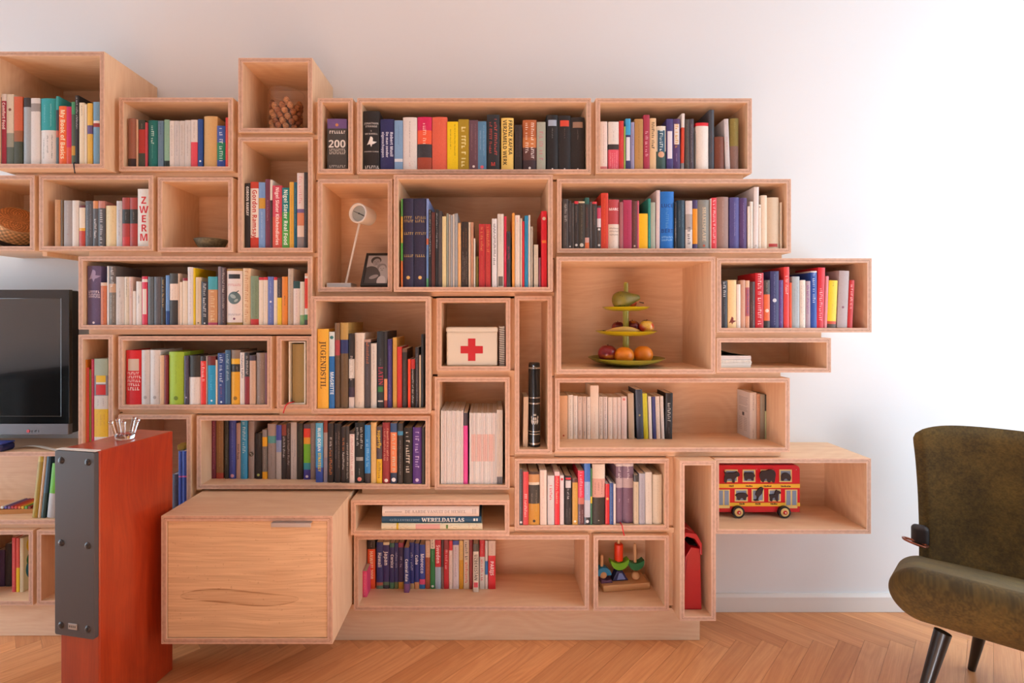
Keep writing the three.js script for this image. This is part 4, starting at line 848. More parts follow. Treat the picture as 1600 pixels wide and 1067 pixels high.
// flat stacked atlases
{ const b = BOXES.AE, s = 5.334, spec = [['cream map atlas lying flat at the bottom of the stack of three', 297, 1140, 322, 376, '#e2d8bc', 'm', 0.004], ['dark blue atlas lying flat in the middle of the stack of three', 300, 1131, 265, 321, '#1c4a68:.98,#163c58', 'a', 0.008], ['white atlas lying flat on top of the stack of three', 305, 1112, 178, 263, '#e8dcd6', 'd', 0.006]];
  let y = b.y0 + b.t + 0.0004;
  for (const [label, a, e, top, bot, col, kind, set] of spec) {
    const d = b.d + set, x0 = PX(540 + a / s, d), x1 = PX(540 + e / s, d), w = x1 - x0, h = (bot - top) / s * d / FOCAL - 0.0006, D = Math.min(0.2, b.deep - 0.012 - set);
    const c = cell(Math.round(h * PPM * 1.6), Math.round(w * PPM * 1.6)), x = c.s.ctx;
    drawSpine(x, c.x, c.y, c.w, c.h, [[col.split(':')[0], 0, 1]], '-');
    x.save(); x.translate(c.x, c.y + c.h); x.rotate(-Math.PI / 2); x.textBaseline = 'middle'; const W = c.h, H = c.w;   // print runs along the spine
    if (kind === 'd') { x.fillStyle = '#a89a94'; x.font = `bold ${H * 0.4}px serif`; x.textAlign = 'center'; x.fillText('DE AARDE VANUIT DE HEMEL', W * 0.55, H * 0.52); for (let k = 0; k < 16; k++) x.fillRect(W * 0.03 + k * W * 0.011, H * 0.48, W * 0.007, H * 0.12); for (let k = 0; k < 3; k++) x.fillRect(W * 0.93 + k * W * 0.016, H * 0.25, W * 0.006, H * 0.5); }
    if (kind === 'a') { x.fillStyle = '#7c98ac'; x.textAlign = 'right'; x.font = `bold ${H * 0.5}px serif`; x.fillText('GEÏLLUSTREERDE', W * 0.385, H * 0.55); x.fillStyle = '#eef0ee'; x.textAlign = 'left'; x.font = `bold ${H * 0.85}px serif`; x.fillText('WERELDATLAS', W * 0.4, H * 0.52, W * 0.43); x.fillRect(W * 0.92, H * 0.3, W * 0.02, H * 0.4); x.fillRect(W * 0.95, H * 0.3, W * 0.012, H * 0.4); }
    if (kind === 'm') { for (let k = 0; k < 60; k++) { x.strokeStyle = ['#a86a4c', '#b8a060', '#7c8c6c', '#c89088'][k % 4]; x.lineWidth = 1; const px = rnd() * W, py = rnd() * H; x.beginPath(); x.moveTo(px, py); x.lineTo(px + (rnd() - 0.5) * 60, py + (rnd() - 0.5) * H); x.stroke(); } x.fillStyle = '#e0a8a0'; x.fillRect(W * 0.34, H * 0.1, W * 0.24, H * 0.8); x.fillStyle = '#d0b020'; x.fillRect(W * 0.15, 0, W * 0.02, H); x.fillStyle = '#5c7c3c'; x.fillRect(W * 0.64, H * 0.2, W * 0.02, H * 0.6); }
    x.restore();
    const t = thing('book', label, 'book', [x0, y, ZD(d)], 0, 'stacked atlases');
    // built upright like the others, then laid on its side
    const cov = part('cover', coverGeometry(h, w, D, true, c, 2048).rotateZ(-Math.PI / 2).translate(0, h, 0), white, t); pending.push([cov, c.s, true]);
    part('pages', box(0.004, w - 0.004, 0.0024, h - 0.0024, -D + 0.004, -0.006), papers[1], t);
    y += h + 0.0006;
  }
}
// magazines: thin white issues in two tight blocks, one pink issue between them
{ const b = BOXES.Z, s = 3.336, d = b.d + 0.012, y = b.y0 + b.t + 0.0004, tint = ['#e0dcda', '#d2cecd', '#e2d6d4', '#cbc7c6', '#e4e0dd'];
  const put = (a, e, top, col, print, label, group) => makeBook({ name: 'magazine', x: PX(660 + a / s, d) + 0.0001, y, z: ZD(d), w: (e - a) / s * d / FOCAL - 0.0002, h: (1011 - top) / s * d / FOCAL, deep: 0.212, bands: bandsOf(col), print, hard: false, label, category: 'magazine', group });
  for (let k = 0; k < 13; k++) put(96 + k * 9, 105 + k * 9, 628 + (k % 3), tint[k % 5], k % 2 ? 'i#b8a8a4@.05-.95:1' : 'i#c8a8a8@.2-.9:1', 'thin white magazine in the block left of the pink one, under the tin', 'white magazines in the left block');
  put(214, 236, 640, '#3a2c38:.18,#dc3c90', '-', 'bright pink magazine between the two blocks of white ones under the tin', 'coloured magazines');
  for (let k = 0; k < 17; k++) put(245 + k * 10.2, 255 + k * 10.2, k > 13 ? 625 : 640 + (k % 2), k > 13 ? '#d0c8c0:.9,#5c5a60' : k > 0 && k < 13 ? `${tint[k % 5]}:.3,${k % 3 ? '#dcb4ac' : '#d4bcb4'}:.68,${tint[(k + 1) % 5]}` : tint[k % 5], k % 2 ? 'i#a89c98@.05-.3:1;i#b0a4a0@.7-.95:1' : '-', 'thin white magazine in the block right of the pink one, under the tin', 'white magazines in the right block');
}
sheets.forEach((s) => { const t = new THREE.CanvasTexture(s.c); t.colorSpace = THREE.SRGBColorSpace; s.soft = mat(0xffffff, 0.5, { map: t, clearcoat: 0.08, clearcoatRoughness: 0.4 }); s.hard = mat(0xffffff, 0.6, { map: t }); });
for (const [m, s, hard] of pending) m.material = hard ? s.hard : s.soft;
// ---------------------------------------------------------------- closed cabinet
{ const d = 1.646, b = { x0: PX(252, d), x1: PX(519.7, d), y0: PY(1006, d), y1: PY(806, d), t: 0.0175 }, deep = ZD(d) - ROOM.z0 - 0.001, w = b.x1 - b.x0, h = b.y1 - b.y0, k = b.t, g = 0.002;
  const t = thing('cabinet', 'closed birch plywood cabinet with a slim metal pull, jutting out beside the red loudspeaker', 'cabinet', [b.x0, b.y0, ZD(d)]);
  carcass(t, b, deep);
  const dg = rbox(k + g, w - k - g, k + g, h - k - g, -0.021, -0.0035, 0.001, 1), p = dg.attributes.position, uv = dg.attributes.uv; for (let i = 0; i < p.count; i++) uv.setXY(i, (p.getX(i) - k) / (w - 2 * k), (p.getY(i) - k) / (h - 2 * k));
  const door = part('door', dg, mat(0xffffff, 0.42, { map: doorTex, clearcoat: 0.2, clearcoatRoughness: 0.35 }), t);
  const hx0 = PX(426, d) - b.x0, hx1 = PX(488, d) - b.x0, hy = h - k - g;
  part('handle', [rbox(hx0, hx1, hy - 0.0006, hy + 0.0012, -0.02, 0.012, 0.0006, 1), rbox(hx0, hx1, hy - 0.0125, hy + 0.001, 0.0105, 0.0135, 0.001, 2)], mat(0xc4bcb8, 0.35, { metalness: 0.75 }), door, 'brushed metal pull');
}
// ---------------------------------------------------------------- television on the bench
{ const d = 1.925, x1 = PX(107.5, d), x0 = x1 - 1.03, y0 = PY(679, d), y1 = PY(453, d), bench = BOXES.AH.y1, w = x1 - x0, h = y1 - y0, cx = w / 2;
  const t = thing('television', 'black flat television with a grey lower strip, standing on the long low box', 'television', [x0, bench + 0.0004, ZD(d)]), o = y0 - bench - 0.0004;
  const gloss = mat(0x0b0b0d, 0.12, { clearcoat: 1, clearcoatRoughness: 0.03 });
  const bezelFrame = shapeOf([[0, 0.042], [w, 0.042], [w, h], [0, h]]), hole = new THREE.Path(); hole.moveTo(0.03, 0.07); hole.lineTo(0.03, h - 0.032); hole.lineTo(w - 0.03, h - 0.032); hole.lineTo(w - 0.03, 0.07); hole.closePath(); bezelFrame.holes.push(hole);
  part('bezel', slab(bezelFrame, 0.014, 0.0012).translate(0, o, -0.015), gloss, t, 'glossy black frame');
  part('screen', box(0.0285, w - 0.0285, o + 0.0685, o + h - 0.0305, -0.012, -0.0035), mat(0x0d0e10, 0.08, { ior: 1.9, clearcoat: 1, clearcoatRoughness: 0.02 }), t, 'dark glossy screen');
  part('back_shell', [rbox(0.001, w - 0.001, o + 0.002, o + h - 0.001, -0.052, -0.015, 0.006), rbox(0.12, w - 0.12, o + 0.05, o + h - 0.1, -0.082, -0.05, 0.012)], mat(0x141416, 0.5), t);
  const strip = part('speaker_strip', rbox(0, w, o, o + 0.0415, -0.018, 0.002, 0.002), mat(0x6c686c, 0.4, { metalness: 0.4 }), t, 'grey strip below the screen');
  const lx = PX(45, d) - x0, ly = PY(673.5, d) - bench;
  part('logo', new THREE.CylinderGeometry(0.0062, 0.0062, 0.0014, 24).rotateX(Math.PI / 2).translate(lx, ly, 0.0026), mat(0xc03840, 0.4), strip, 'small round red mark');
  part('logo', [0, 1, 2].map((k) => k === 1 ? new THREE.TorusGeometry(0.003, 0.0009, 6, 14, 4.6).translate(lx + 0.016 + k * 0.013, ly, 0.0026) : box(lx + 0.013 + k * 0.013, lx + 0.0145 + k * 0.013, ly - 0.004, ly + 0.004, 0.002, 0.0028)), mat(0x3a3638, 0.5), strip, 'small dark letters');
  part('stand', [rbox(cx - 0.06, cx + 0.06, 0.008, o + 0.02, -0.05, -0.03, 0.004), lathe([[0, 0.012], [0.2, 0.008], [0.225, 0.004], [0.225, 0], [0, 0]], 48).scale(0.85, 1, 0.38).translate(cx, 0, -0.035)], gloss, t);
  // blue sleeve lying below the screen, white paper strip
  const cloth = thing('case', 'dark blue case lying under the television on the bench', 'case', [PX(0, 1.95) - 0.012, bench + 0.0004, ZD(1.92)]);
  part('shell', rbox(0, 0.075, 0, 0.028, -0.03, 0.03, 0.01), mat(0x1c2458, 0.5), cloth); part('flap', rbox(0.002, 0.073, 0.0282, 0.033, -0.028, 0.028, 0.002), mat(0x3a48a0, 0.5), cloth, 'brighter blue flap');
  const curl = [], N = 24; for (let i = 0; i <= N; i++) { const f = i / N; curl.push([PX(27 + f * 78, 1.94) , bench + 0.002 + 0.014 * Math.sin(f * 3.1) * (1 - f) , ZD(1.972) + 0.055 * f]); }
  const g = new THREE.BufferGeometry(), pos = [], idx = []; curl.forEach(([x, y, z], i) => { for (const [dz, dy] of [[0, 0], [0.02, 0.001], [0.02, 0.0018], [0, 0.0008]]) pos.push(x - PX(27, 1.94), y + dy - bench, z + dz - ZD(1.972)); if (i) for (let k = 0; k < 4; k++) { const a = (i - 1) * 4 + k, b = (i - 1) * 4 + (k + 1) % 4; idx.push(a, b, a + 4, b, b + 4, a + 4); } });
  idx.push(0, 2, 1, 0, 3, 2, N * 4, N * 4 + 1, N * 4 + 2, N * 4, N * 4 + 2, N * 4 + 3); g.setAttribute('position', new THREE.Float32BufferAttribute(pos, 3)); g.setIndex(idx); g.computeVertexNormals(); g.setAttribute('uv', new THREE.Float32BufferAttribute(new Float32Array(pos.length / 3 * 2), 2));
  const strap = thing('strap', 'white flat strap running from under the television to the top of the red loudspeaker', 'strap', [PX(27, 1.94), bench + 0.0008, ZD(1.972)]); part('band', g, white, strap);
}
// ---------------------------------------------------------------- loudspeaker
const cherryTex = woodTex([190, 66, 28], [138, 36, 13], { flame: 0.2, streak: 0.6, fine: 0.6, w: 512, h: 512 });
{ const yaw = -11 * Math.PI / 180, W = 0.142, D = 0.27, H = 0.84, F = [-1.173, 1.493];
  const t = thing('loudspeaker', 'tall red cherry wood loudspeaker with a dark grey front plate, left of the cabinet', 'loudspeaker', [F[0], 0.0006, ZD(F[1])], yaw);   // origin at the right front lower corner, body to -x and -z
  const cherry = mat(0xffffff, 0.3, { map: cherryTex, clearcoat: 0.5, clearcoatRoughness: 0.15 });
  const body = rbox(-W, 0, 0, H, -D, 0, 0.004, 3); boardUV(body, false, 0.3); part('body', body, cherry, t);
  const gs = new THREE.Shape(), x0 = -W - 0.002, x1 = -0.003, y0 = 0.285, y1 = H - 0.003, r = 0.006; gs.moveTo(x0 + r, y0); gs.lineTo(x1 - r, y0); gs.quadraticCurveTo(x1, y0, x1, y0 + r); gs.lineTo(x1, y1 - r); gs.quadraticCurveTo(x1, y1, x1 - r, y1); gs.lineTo(x0 + r, y1); gs.quadraticCurveTo(x0, y1, x0, y1 - r); gs.lineTo(x0, y0 + r); gs.quadraticCurveTo(x0, y0, x0 + r, y0);
  const plate = part('front_plate', slab(gs, 0.011, 0.0015).translate(0, 0, 0.0016), mat(0x555152, 0.5, { metalness: 0.2 }), t, 'dark grey front plate');
  for (const y of [y0 + 0.028, (y0 + y1) / 2, y1 - 0.028]) for (const x of [x0 + 0.022, x1 - 0.022]) part('stud', [lathe([[0, 0.004], [0.0055, 0.004], [0.0085, 0.0022], [0.0095, 0]], 20).rotateX(Math.PI / 2).translate(x, y, 0.0141), new THREE.TorusGeometry(0.0095, 0.0015, 8, 24).translate(x, y, 0.0141)], mat(0x4a484a, 0.28, { metalness: 0.7 }), plate);
  const mx = (x0 + x1) / 2 - 0.005, my = y0 + 0.03;
  part('badge', rbox(mx - 0.016, mx + 0.016, my - 0.009, my + 0.009, 0.0138, 0.0158, 0.001, 2), mat(0xb4b0ae, 0.3, { metalness: 0.7 }), plate, 'small silver badge');
  part('badge', [0, 1, 2, 3].map((k) => box(mx - 0.012 + k * 0.0065, mx - 0.0085 + k * 0.0065, my - 0.003, my + 0.003, 0.0156, 0.0162)), darkGrey, plate, 'dark letters on the badge');
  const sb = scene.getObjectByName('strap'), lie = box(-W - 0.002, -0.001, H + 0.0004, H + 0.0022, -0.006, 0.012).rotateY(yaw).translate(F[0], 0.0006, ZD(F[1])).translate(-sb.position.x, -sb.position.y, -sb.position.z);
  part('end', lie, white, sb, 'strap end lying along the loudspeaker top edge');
  part('foot', [-W + 0.02, -0.02].flatMap((x) => [-D + 0.03, -0.03].map((z) => new THREE.CylinderGeometry(0.012, 0.012, 0.0006, 16).translate(x, -0.0003, z))), black, t);
  // glass candle holder: a heavy base with five flaring prongs
  const d = 1.64, c = thing('candle_holder', 'clear glass candle holder with flaring prongs, standing on the red loudspeaker', 'candle holder', [PX(195, d), H + 0.0012, ZD(d)], 0.2);
  part('base', lathe([[0, 0], [0.024, 0], [0.0265, 0.003], [0.028, 0.014], [0.0265, 0.0185], [0.021, 0.0195], [0.0195, 0.012], [0, 0.0105]], 40), glass, c);
  for (let k = 0; k < 5; k++) { const a = k * 1.2566 + 0.35, s = Math.sin(a), q = Math.cos(a); part('prong', [rod([s * 0.0245, 0.014, q * 0.0245], [s * 0.036, 0.056, q * 0.036], 0.004, 0.0048, 14), new THREE.SphereGeometry(0.0062, 18, 12).translate(s * 0.0372, 0.06, q * 0.0372)], glass, c); }
}
// what the television screen mirrors: a dark sofa along the left wall
{ const t = thing('sofa', 'dark grey sofa along the left wall, seen only as a reflection in the television', 'sofa', [ROOM.x0 + 0.02, 0, 1.35]), cloth = mat(0x2a2826, 0.9);
  part('base', rbox(0, 0.9, 0.08, 0.3, 0, 1.9, 0.03), cloth, t); part('backrest', rbox(0, 0.26, 0.301, 0.86, 0, 1.9, 0.07), cloth, t);
  for (const z of [0.02, 0.96]) part('cushion', rbox(0.262, 0.9, 0.301, 0.44, z, z + 0.92, 0.05), cloth, t);
  for (const x of [0.06, 0.84]) for (const z of [0.06, 1.84]) part('leg', rod([x, 0.0008, z], [x, 0.1, z], 0.02), black, t);
  const b = thing('pillow', 'pale crumpled pillow on the sofa, seen only as a reflection in the television', 'pillow', [ROOM.x0 + 0.52, 0.445, 1.75], 0.5); part('cover', at(new RoundedBoxGeometry(0.14, 0.36, 0.4, 6, 0.065), 0, 0.19, 0).rotateZ(0.35).translate(0.06, 0.02, 0), mat(0xb8b4ae, 0.9), b); }
// ---------------------------------------------------------------- green armchair
{ const yaw = -40 * Math.PI / 180, velvetTex = (() => { const a = noiseGrid(8, 8), b = noiseGrid(50, 50), c = noiseGrid(160, 160); return tex(512, 512, (u, v) => { const k = 0.6 + 0.26 * (a(u, v) - 0.5) + 0.14 * (b(u, v) - 0.5) + 0.22 * (c(u, v) - 0.5); return [104 * k + 20, 84 * k + 14, 38 * k + 3]; }); })();
  const velvet = mat(0xffffff, 0.92, { map: velvetTex, sheen: 0.55, sheenColor: new THREE.Color(0xa89870), sheenRoughness: 0.45, bumpMap: paintNoise, bumpScale: 0.0012 });
  const t = thing('armchair', 'olive green velvet armchair without arms on black tapered legs, cut off at the picture edge', 'armchair', [1.617, 0, 0.339], yaw);
  // seat: a thick slab, fuller at its rolled front
  const W = 0.62, D = 0.6, s = new RoundedBoxGeometry(W, 0.165, D, 12, 0.08), p = s.attributes.position;
  for (let i = 0; i < p.count; i++) { const x = p.getX(i), y = p.getY(i), z = p.getZ(i), f = (z / D + 0.5), e = 1 - Math.pow(Math.abs(x) / (W / 2), 4) * 0.12; p.setXYZ(i, x * (1 - 0.06 * (1 - f)), y * (0.82 + 0.18 * f) * e + 0.03 * f - (y > 0 ? 0.008 * Math.sin(f * 3.14) : 0), z); }
  s.computeVertexNormals(); const uv = s.attributes.uv; for (let i = 0; i < p.count; i++) uv.setXY(i, p.getX(i) * 1.6, (p.getZ(i) + p.getY(i)) * 1.6);
  part('seat', s.rotateX(-0.2).translate(0, 0.333, 0), velvet, t);
  // back: a curved leaning shell, wider at the top corners
  const g = new THREE.BufferGeometry(), pos = [], uvs = [], idx = [], NU = 26, NV = 30, NR = 40;
  const P = (u, v) => { const half = (0.222 + 0.03 * Math.pow(v, 2.2)) * (1 - 0.13 * Math.pow(Math.max(0, (v - 0.9) / 0.1), 3)) + 0.012 * Math.pow(1 - v, 2), lean = 0.04 + v * 0.14, yy = 0.2 + v * 0.63 - 0.02 * Math.pow(Math.abs(u), 5) * Math.max(0, (v - 0.8) / 0.2), wrap = 0.075 * u * u * (0.5 + 0.5 * v), belly = 0.02 * Math.exp(-Math.pow((v - 0.17) / 0.1, 2)) - 0.012 * Math.exp(-Math.pow((v - 0.2) / 0.018, 2)); return [u * half, yy, -0.27 - lean + wrap + belly + 0.05]; };
  for (const side of [0, 1]) for (let j = 0; j <= NV; j++) for (let i = 0; i <= NU; i++) { const u = i / NU * 2 - 1, v = j / NV, q = P(u, v), e = Math.min(1, (1 - Math.abs(u)) * 9), f = Math.min(1, (1 - v) * 11), round = Math.sqrt(Math.max(0, 1 - (1 - e) ** 2)) * Math.sqrt(Math.max(0, 1 - (1 - f) ** 2)), th = 0.036 * round; pos.push(q[0], q[1], q[2] + (side ? -th - 0.012 * round : th)); uvs.push(q[0] * 1.6, q[1] * 1.6); }
  const row = NU + 1, lay = row * (NV + 1); for (const side of [0, 1]) for (let j = 0; j < NV; j++) for (let i = 0; i < NU; i++) { const a = side * lay + j * row + i, b = a + 1, c = a + row, e = c + 1; side ? idx.push(a, c, b, b, c, e) : idx.push(a, b, c, b, e, c); }
  for (let i = 0; i < NU; i++) { const a = i, b = i + 1; idx.push(a, a + lay, b, b, a + lay, b + lay); }
  g.setAttribute('position', new THREE.Float32BufferAttribute(pos, 3)); g.setAttribute('uv', new THREE.Float32BufferAttribute(uvs, 2)); g.setIndex(idx); g.computeVertexNormals();
  const back = part('backrest', g, velvet, t);
  const seam = []; for (let i = 0; i <= 20; i++) { const q = P(-0.96 + i * 0.096, 0.2); seam.push([q[0], q[1], q[2] + 0.034]); } part('seam', tube(seam, 0.0022, 40, false, 6), velvet, back);
  for (const [x, z, dx, dz] of [[-0.18, 0.2, -0.07, 0.05], [0.18, 0.2, 0.07, 0.05], [-0.06, -0.16, -0.03, -0.06], [0.14, -0.16, 0.03, -0.06]]) part('leg', rod([x + dx, 0.0008, z + dz], [x, z > 0 ? 0.3 : 0.24, z], 0.0105, 0.021, 22), mat(0x0e0e12, 0.4, { clearcoat: 0.25 }), t);
  // the stump of an arm bracket at the left edge of the back
  const q = P(-0.97, 0.36); part('bracket', [rbox(q[0] - 0.03, q[0] + 0.022, q[1] - 0.03, q[1] + 0.045, q[2] + 0.02, q[2] + 0.055, 0.0165, 5)], mat(0x2c2628, 0.5), t, 'dark rounded bracket');
  part('buckle', tube([[q[0] - 0.05, q[1] - 0.01, q[2] + 0.05], [q[0] - 0.045, q[1] - 0.006, q[2] + 0.085], [q[0] + 0.005, q[1] - 0.016, q[2] + 0.09], [q[0] + 0.016, q[1] - 0.02, q[2] + 0.055], [q[0] - 0.02, q[1] - 0.014, q[2] + 0.05]], 0.0042, 30, true), mat(0x9a5c48, 0.3, { metalness: 0.8 }), t, 'copper coloured metal loop');
}
// ---------------------------------------------------------------- fruit stand
const inside = (id) => BOXES[id].y0 + BOXES[id].t + 0.0004;
{ const b = BOXES.T, d = 1.957, x = PX(978, d), y = inside('T'), s = (d / FOCAL) / 5.08, lime = mat(0xbcaa12, 0.35, { clearcoat: 0.4, clearcoatRoughness: 0.2 }), olive = mat(0x827f16, 0.35, { clearcoat: 0.4, clearcoatRoughness: 0.2 });
  const t = thing('fruit_stand', 'three tier yellow green fruit stand in the large open box', 'fruit stand', [x, y, ZD(d)]);
  const plate = (r, y0, lift) => lathe([[0, y0 + 0.003], [r * 0.55, y0 + 0.004], [r * 0.85, y0 + lift * 0.55], [r, y0 + lift], [r * 0.995, y0 + lift + 0.0018], [r * 0.84, y0 + lift * 0.55 + 0.003], [r * 0.54, y0 + 0.007], [0, y0 + 0.0065]], 64);
  const H = (yy) => (937 - yy) * s;
  const y1 = 0.002, y2 = H(704), y3 = H(509);
  part('plate', [plate(0.146, y1, 0.03), lathe([[0, 0], [0.05, 0], [0.05, 0.0045], [0, 0.0045]], 40)], olive, t, 'wide olive plate'); part('plate', plate(0.117, y2, 0.021), lime, t, 'middle lime plate'); part('plate', plate(0.09, y3, 0.018), lime, t, 'small top plate');
  part('stem', lathe([[0, 0.006], [0.016, 0.006], [0.011, 0.03], [0.0125, y2], [0.0125, y2 + 0.006], [0.0135, y2 + 0.008], [0.0105, y2 + 0.03], [0.012, y3], [0.012, y3 + 0.006], [0.0125, y3 + 0.008], [0.009, y3 + 0.05], [0.0085, H(285)], [0.006, H(274)], [0, H(272)]], 32), mat(0xb4b040, 0.3, { clearcoat: 0.5 }), t);
  const X = (px) => PX(860 + px / 5.08, d) - x;
  const skin = (base, blush, k = 0.5) => { const n = noiseGrid(5, 5), f = noiseGrid(60, 60); return tex(128, 128, (u, v) => { const q = Math.min(1, Math.max(0, (n(u, v) - k) * 4 + 0.5)); const e = 0.92 + 0.16 * f(u, v); return base.map((c, i) => (c + (blush[i] - c) * q) * e); }); };
  const fruit = (name, label, category, geo, m, pos, stalk) => { const o = thing(name, label, category, [x + pos[0], y + pos[1], ZD(d) + pos[2]]); part('flesh', geo, m, o); if (stalk) part('stalk', stalk, mat(0x4a3420, 0.8), o); return o; };
  const round = (r, squash = 0.9, dip = 0.16) => lathe(Array.from({ length: 25 }, (_, i) => { const a = i / 24 * Math.PI, ct = Math.cos(a); return [Math.max(0, Math.sin(a) * r * (1 + 0.03 * ct)), -ct * r * squash * (1 - dip * Math.exp(-Math.pow(Math.sin(a) / 0.32, 2)))]; }), 36);
  const peel = mat(0xf08414, 0.42, { bumpMap: paintNoise, bumpScale: 0.0012, clearcoat: 0.15 });
  const nectar = mat(0xffffff, 0.35, { map: skin([214, 120, 40], [130, 22, 34], 0.42), clearcoat: 0.3 }), plum = mat(0x5a1428, 0.35, { clearcoat: 0.3 }), apple = mat(0xffffff, 0.3, { map: skin([232, 178, 70], [190, 34, 30], 0.52), clearcoat: 0.4 });
  const st = (r) => rod([0, r * 0.72, 0], [0.002, r * 1.02, 0.001], 0.0012, 0.0016, 8);
  const Y1 = y1 + 0.008, Y2 = y2 + 0.007, Y3 = y3 + 0.007;
  fruit('orange', 'orange at the front centre of the lowest fruit plate', 'orange', round(0.037, 0.9, 0.06), peel, [X(553), Y1 + 0.0335 + 0.002, 0.06]);
  fruit('orange', 'orange on the right of the lowest fruit plate', 'orange', round(0.0365, 0.93, 0.06), peel, [X(708), Y1 + 0.0345 + 0.004, 0.046]);
  fruit('nectarine', 'red and orange nectarine on the left of the lowest fruit plate', 'nectarine', round(0.036, 0.95), nectar, [X(436), Y1 + 0.036 + 0.006, 0.036], st(0.034));
  fruit('plum', 'dark plum half hidden behind the front orange', 'plum', round(0.027, 0.95), plum, [X(540), Y1 + 0.0262, -0.055], st(0.026));
  fruit('nectarine', 'red nectarine just right of the stem on the middle plate', 'nectarine', round(0.029, 0.95), nectar, [X(668), Y2 + 0.0295, -0.028], st(0.028)).rotation.y = 2.4;
  fruit('apple', 'yellow and red apple foremost on the middle plate', 'apple', round(0.0275, 0.94), apple, [X(733), Y2 + 0.026 + 0.006, 0.048], st(0.026)).rotation.y = 1.1;
  fruit('plum', 'dark red plum rightmost on the middle plate', 'plum', round(0.0255, 0.95), plum, [X(766), Y2 + 0.0245 + 0.011, -0.006], st(0.024));
  fruit('nectarine', 'red nectarine peeking out left of the stem on the middle plate', 'nectarine', round(0.026, 0.95), nectar, [X(560), Y2 + 0.0275, -0.045], st(0.025)).rotation.y = 4;
  fruit('apple', 'red apple behind the pear on the top plate', 'apple', round(0.028, 0.92), mat(0xffffff, 0.3, { map: skin([210, 90, 40], [180, 40, 30]), clearcoat: 0.4 }), [X(650), Y3 + 0.029, -0.04], st(0.026));
  { const n = noiseGrid(30, 30), m = noiseGrid(6, 6), map = tex(128, 128, (u, v) => { const k = 0.8 + 0.25 * m(u, v) + (n(u, v) > 0.86 ? -0.28 : 0); return [132 * k, 118 * k, 34 * k]; });
    const prof = [[0, -0.036], [0.012, -0.0375], [0.025, -0.031], [0.0325, -0.016], [0.034, 0.0], [0.030, 0.016], [0.0225, 0.033], [0.0165, 0.049], [0.0125, 0.06], [0.008, 0.067], [0, 0.068]].map(([a, c]) => new THREE.Vector2(a, c)), sm = new THREE.SplineCurve(prof).getPoints(40).map((v) => [Math.max(0, v.x), v.y]);
    const pr = fruit('pear', 'speckled green pear lying on the top plate of the fruit stand', 'pear', lathe(sm, 40).rotateZ(-1.42), mat(0xffffff, 0.5, { map }), [X(548), Y3 + 0.0385, 0.046], rod([0.066, -0.008, 0], [0.083, -0.012, 0.004], 0.0016, 0.0024, 8)); pr.rotation.y = 0.1; }
  { const pts = []; for (let i = 0; i <= 14; i++) { const f = i / 14; pts.push(new THREE.Vector3((f - 0.5) * 0.13, 0.014 * Math.sin(f * 3.14) * 0.6, 0.02 * Math.sin(f * 3.14))); }
    const curve = new THREE.CatmullRomCurve3(pts), g = new THREE.TubeGeometry(curve, 30, 0.0125, 6), p = g.attributes.position, v = new THREE.Vector3(); for (let i = 0; i <= 30; i++) { const f = i / 30, k = Math.pow(Math.sin(Math.min(1, Math.max(0.02, f)) * 3.0 + 0.07), 0.45), c = curve.getPointAt(f); for (let j = 0; j <= 6; j++) { v.fromBufferAttribute(p, i * 7 + j).sub(c).multiplyScalar(Math.min(1, Math.max(0.22, k))).add(c); p.setXYZ(i * 7 + j, v.x, v.y, v.z); } } g.computeVertexNormals();
    fruit('banana', 'pale yellow banana lying at the front of the middle plate', 'banana', g, mat(0xdcae58, 0.5), [X(555), Y2 + 0.0125, 0.045], rod([-0.066, 0, 0], [-0.078, 0.004, -0.004], 0.003, 0.0026, 8)); }
}
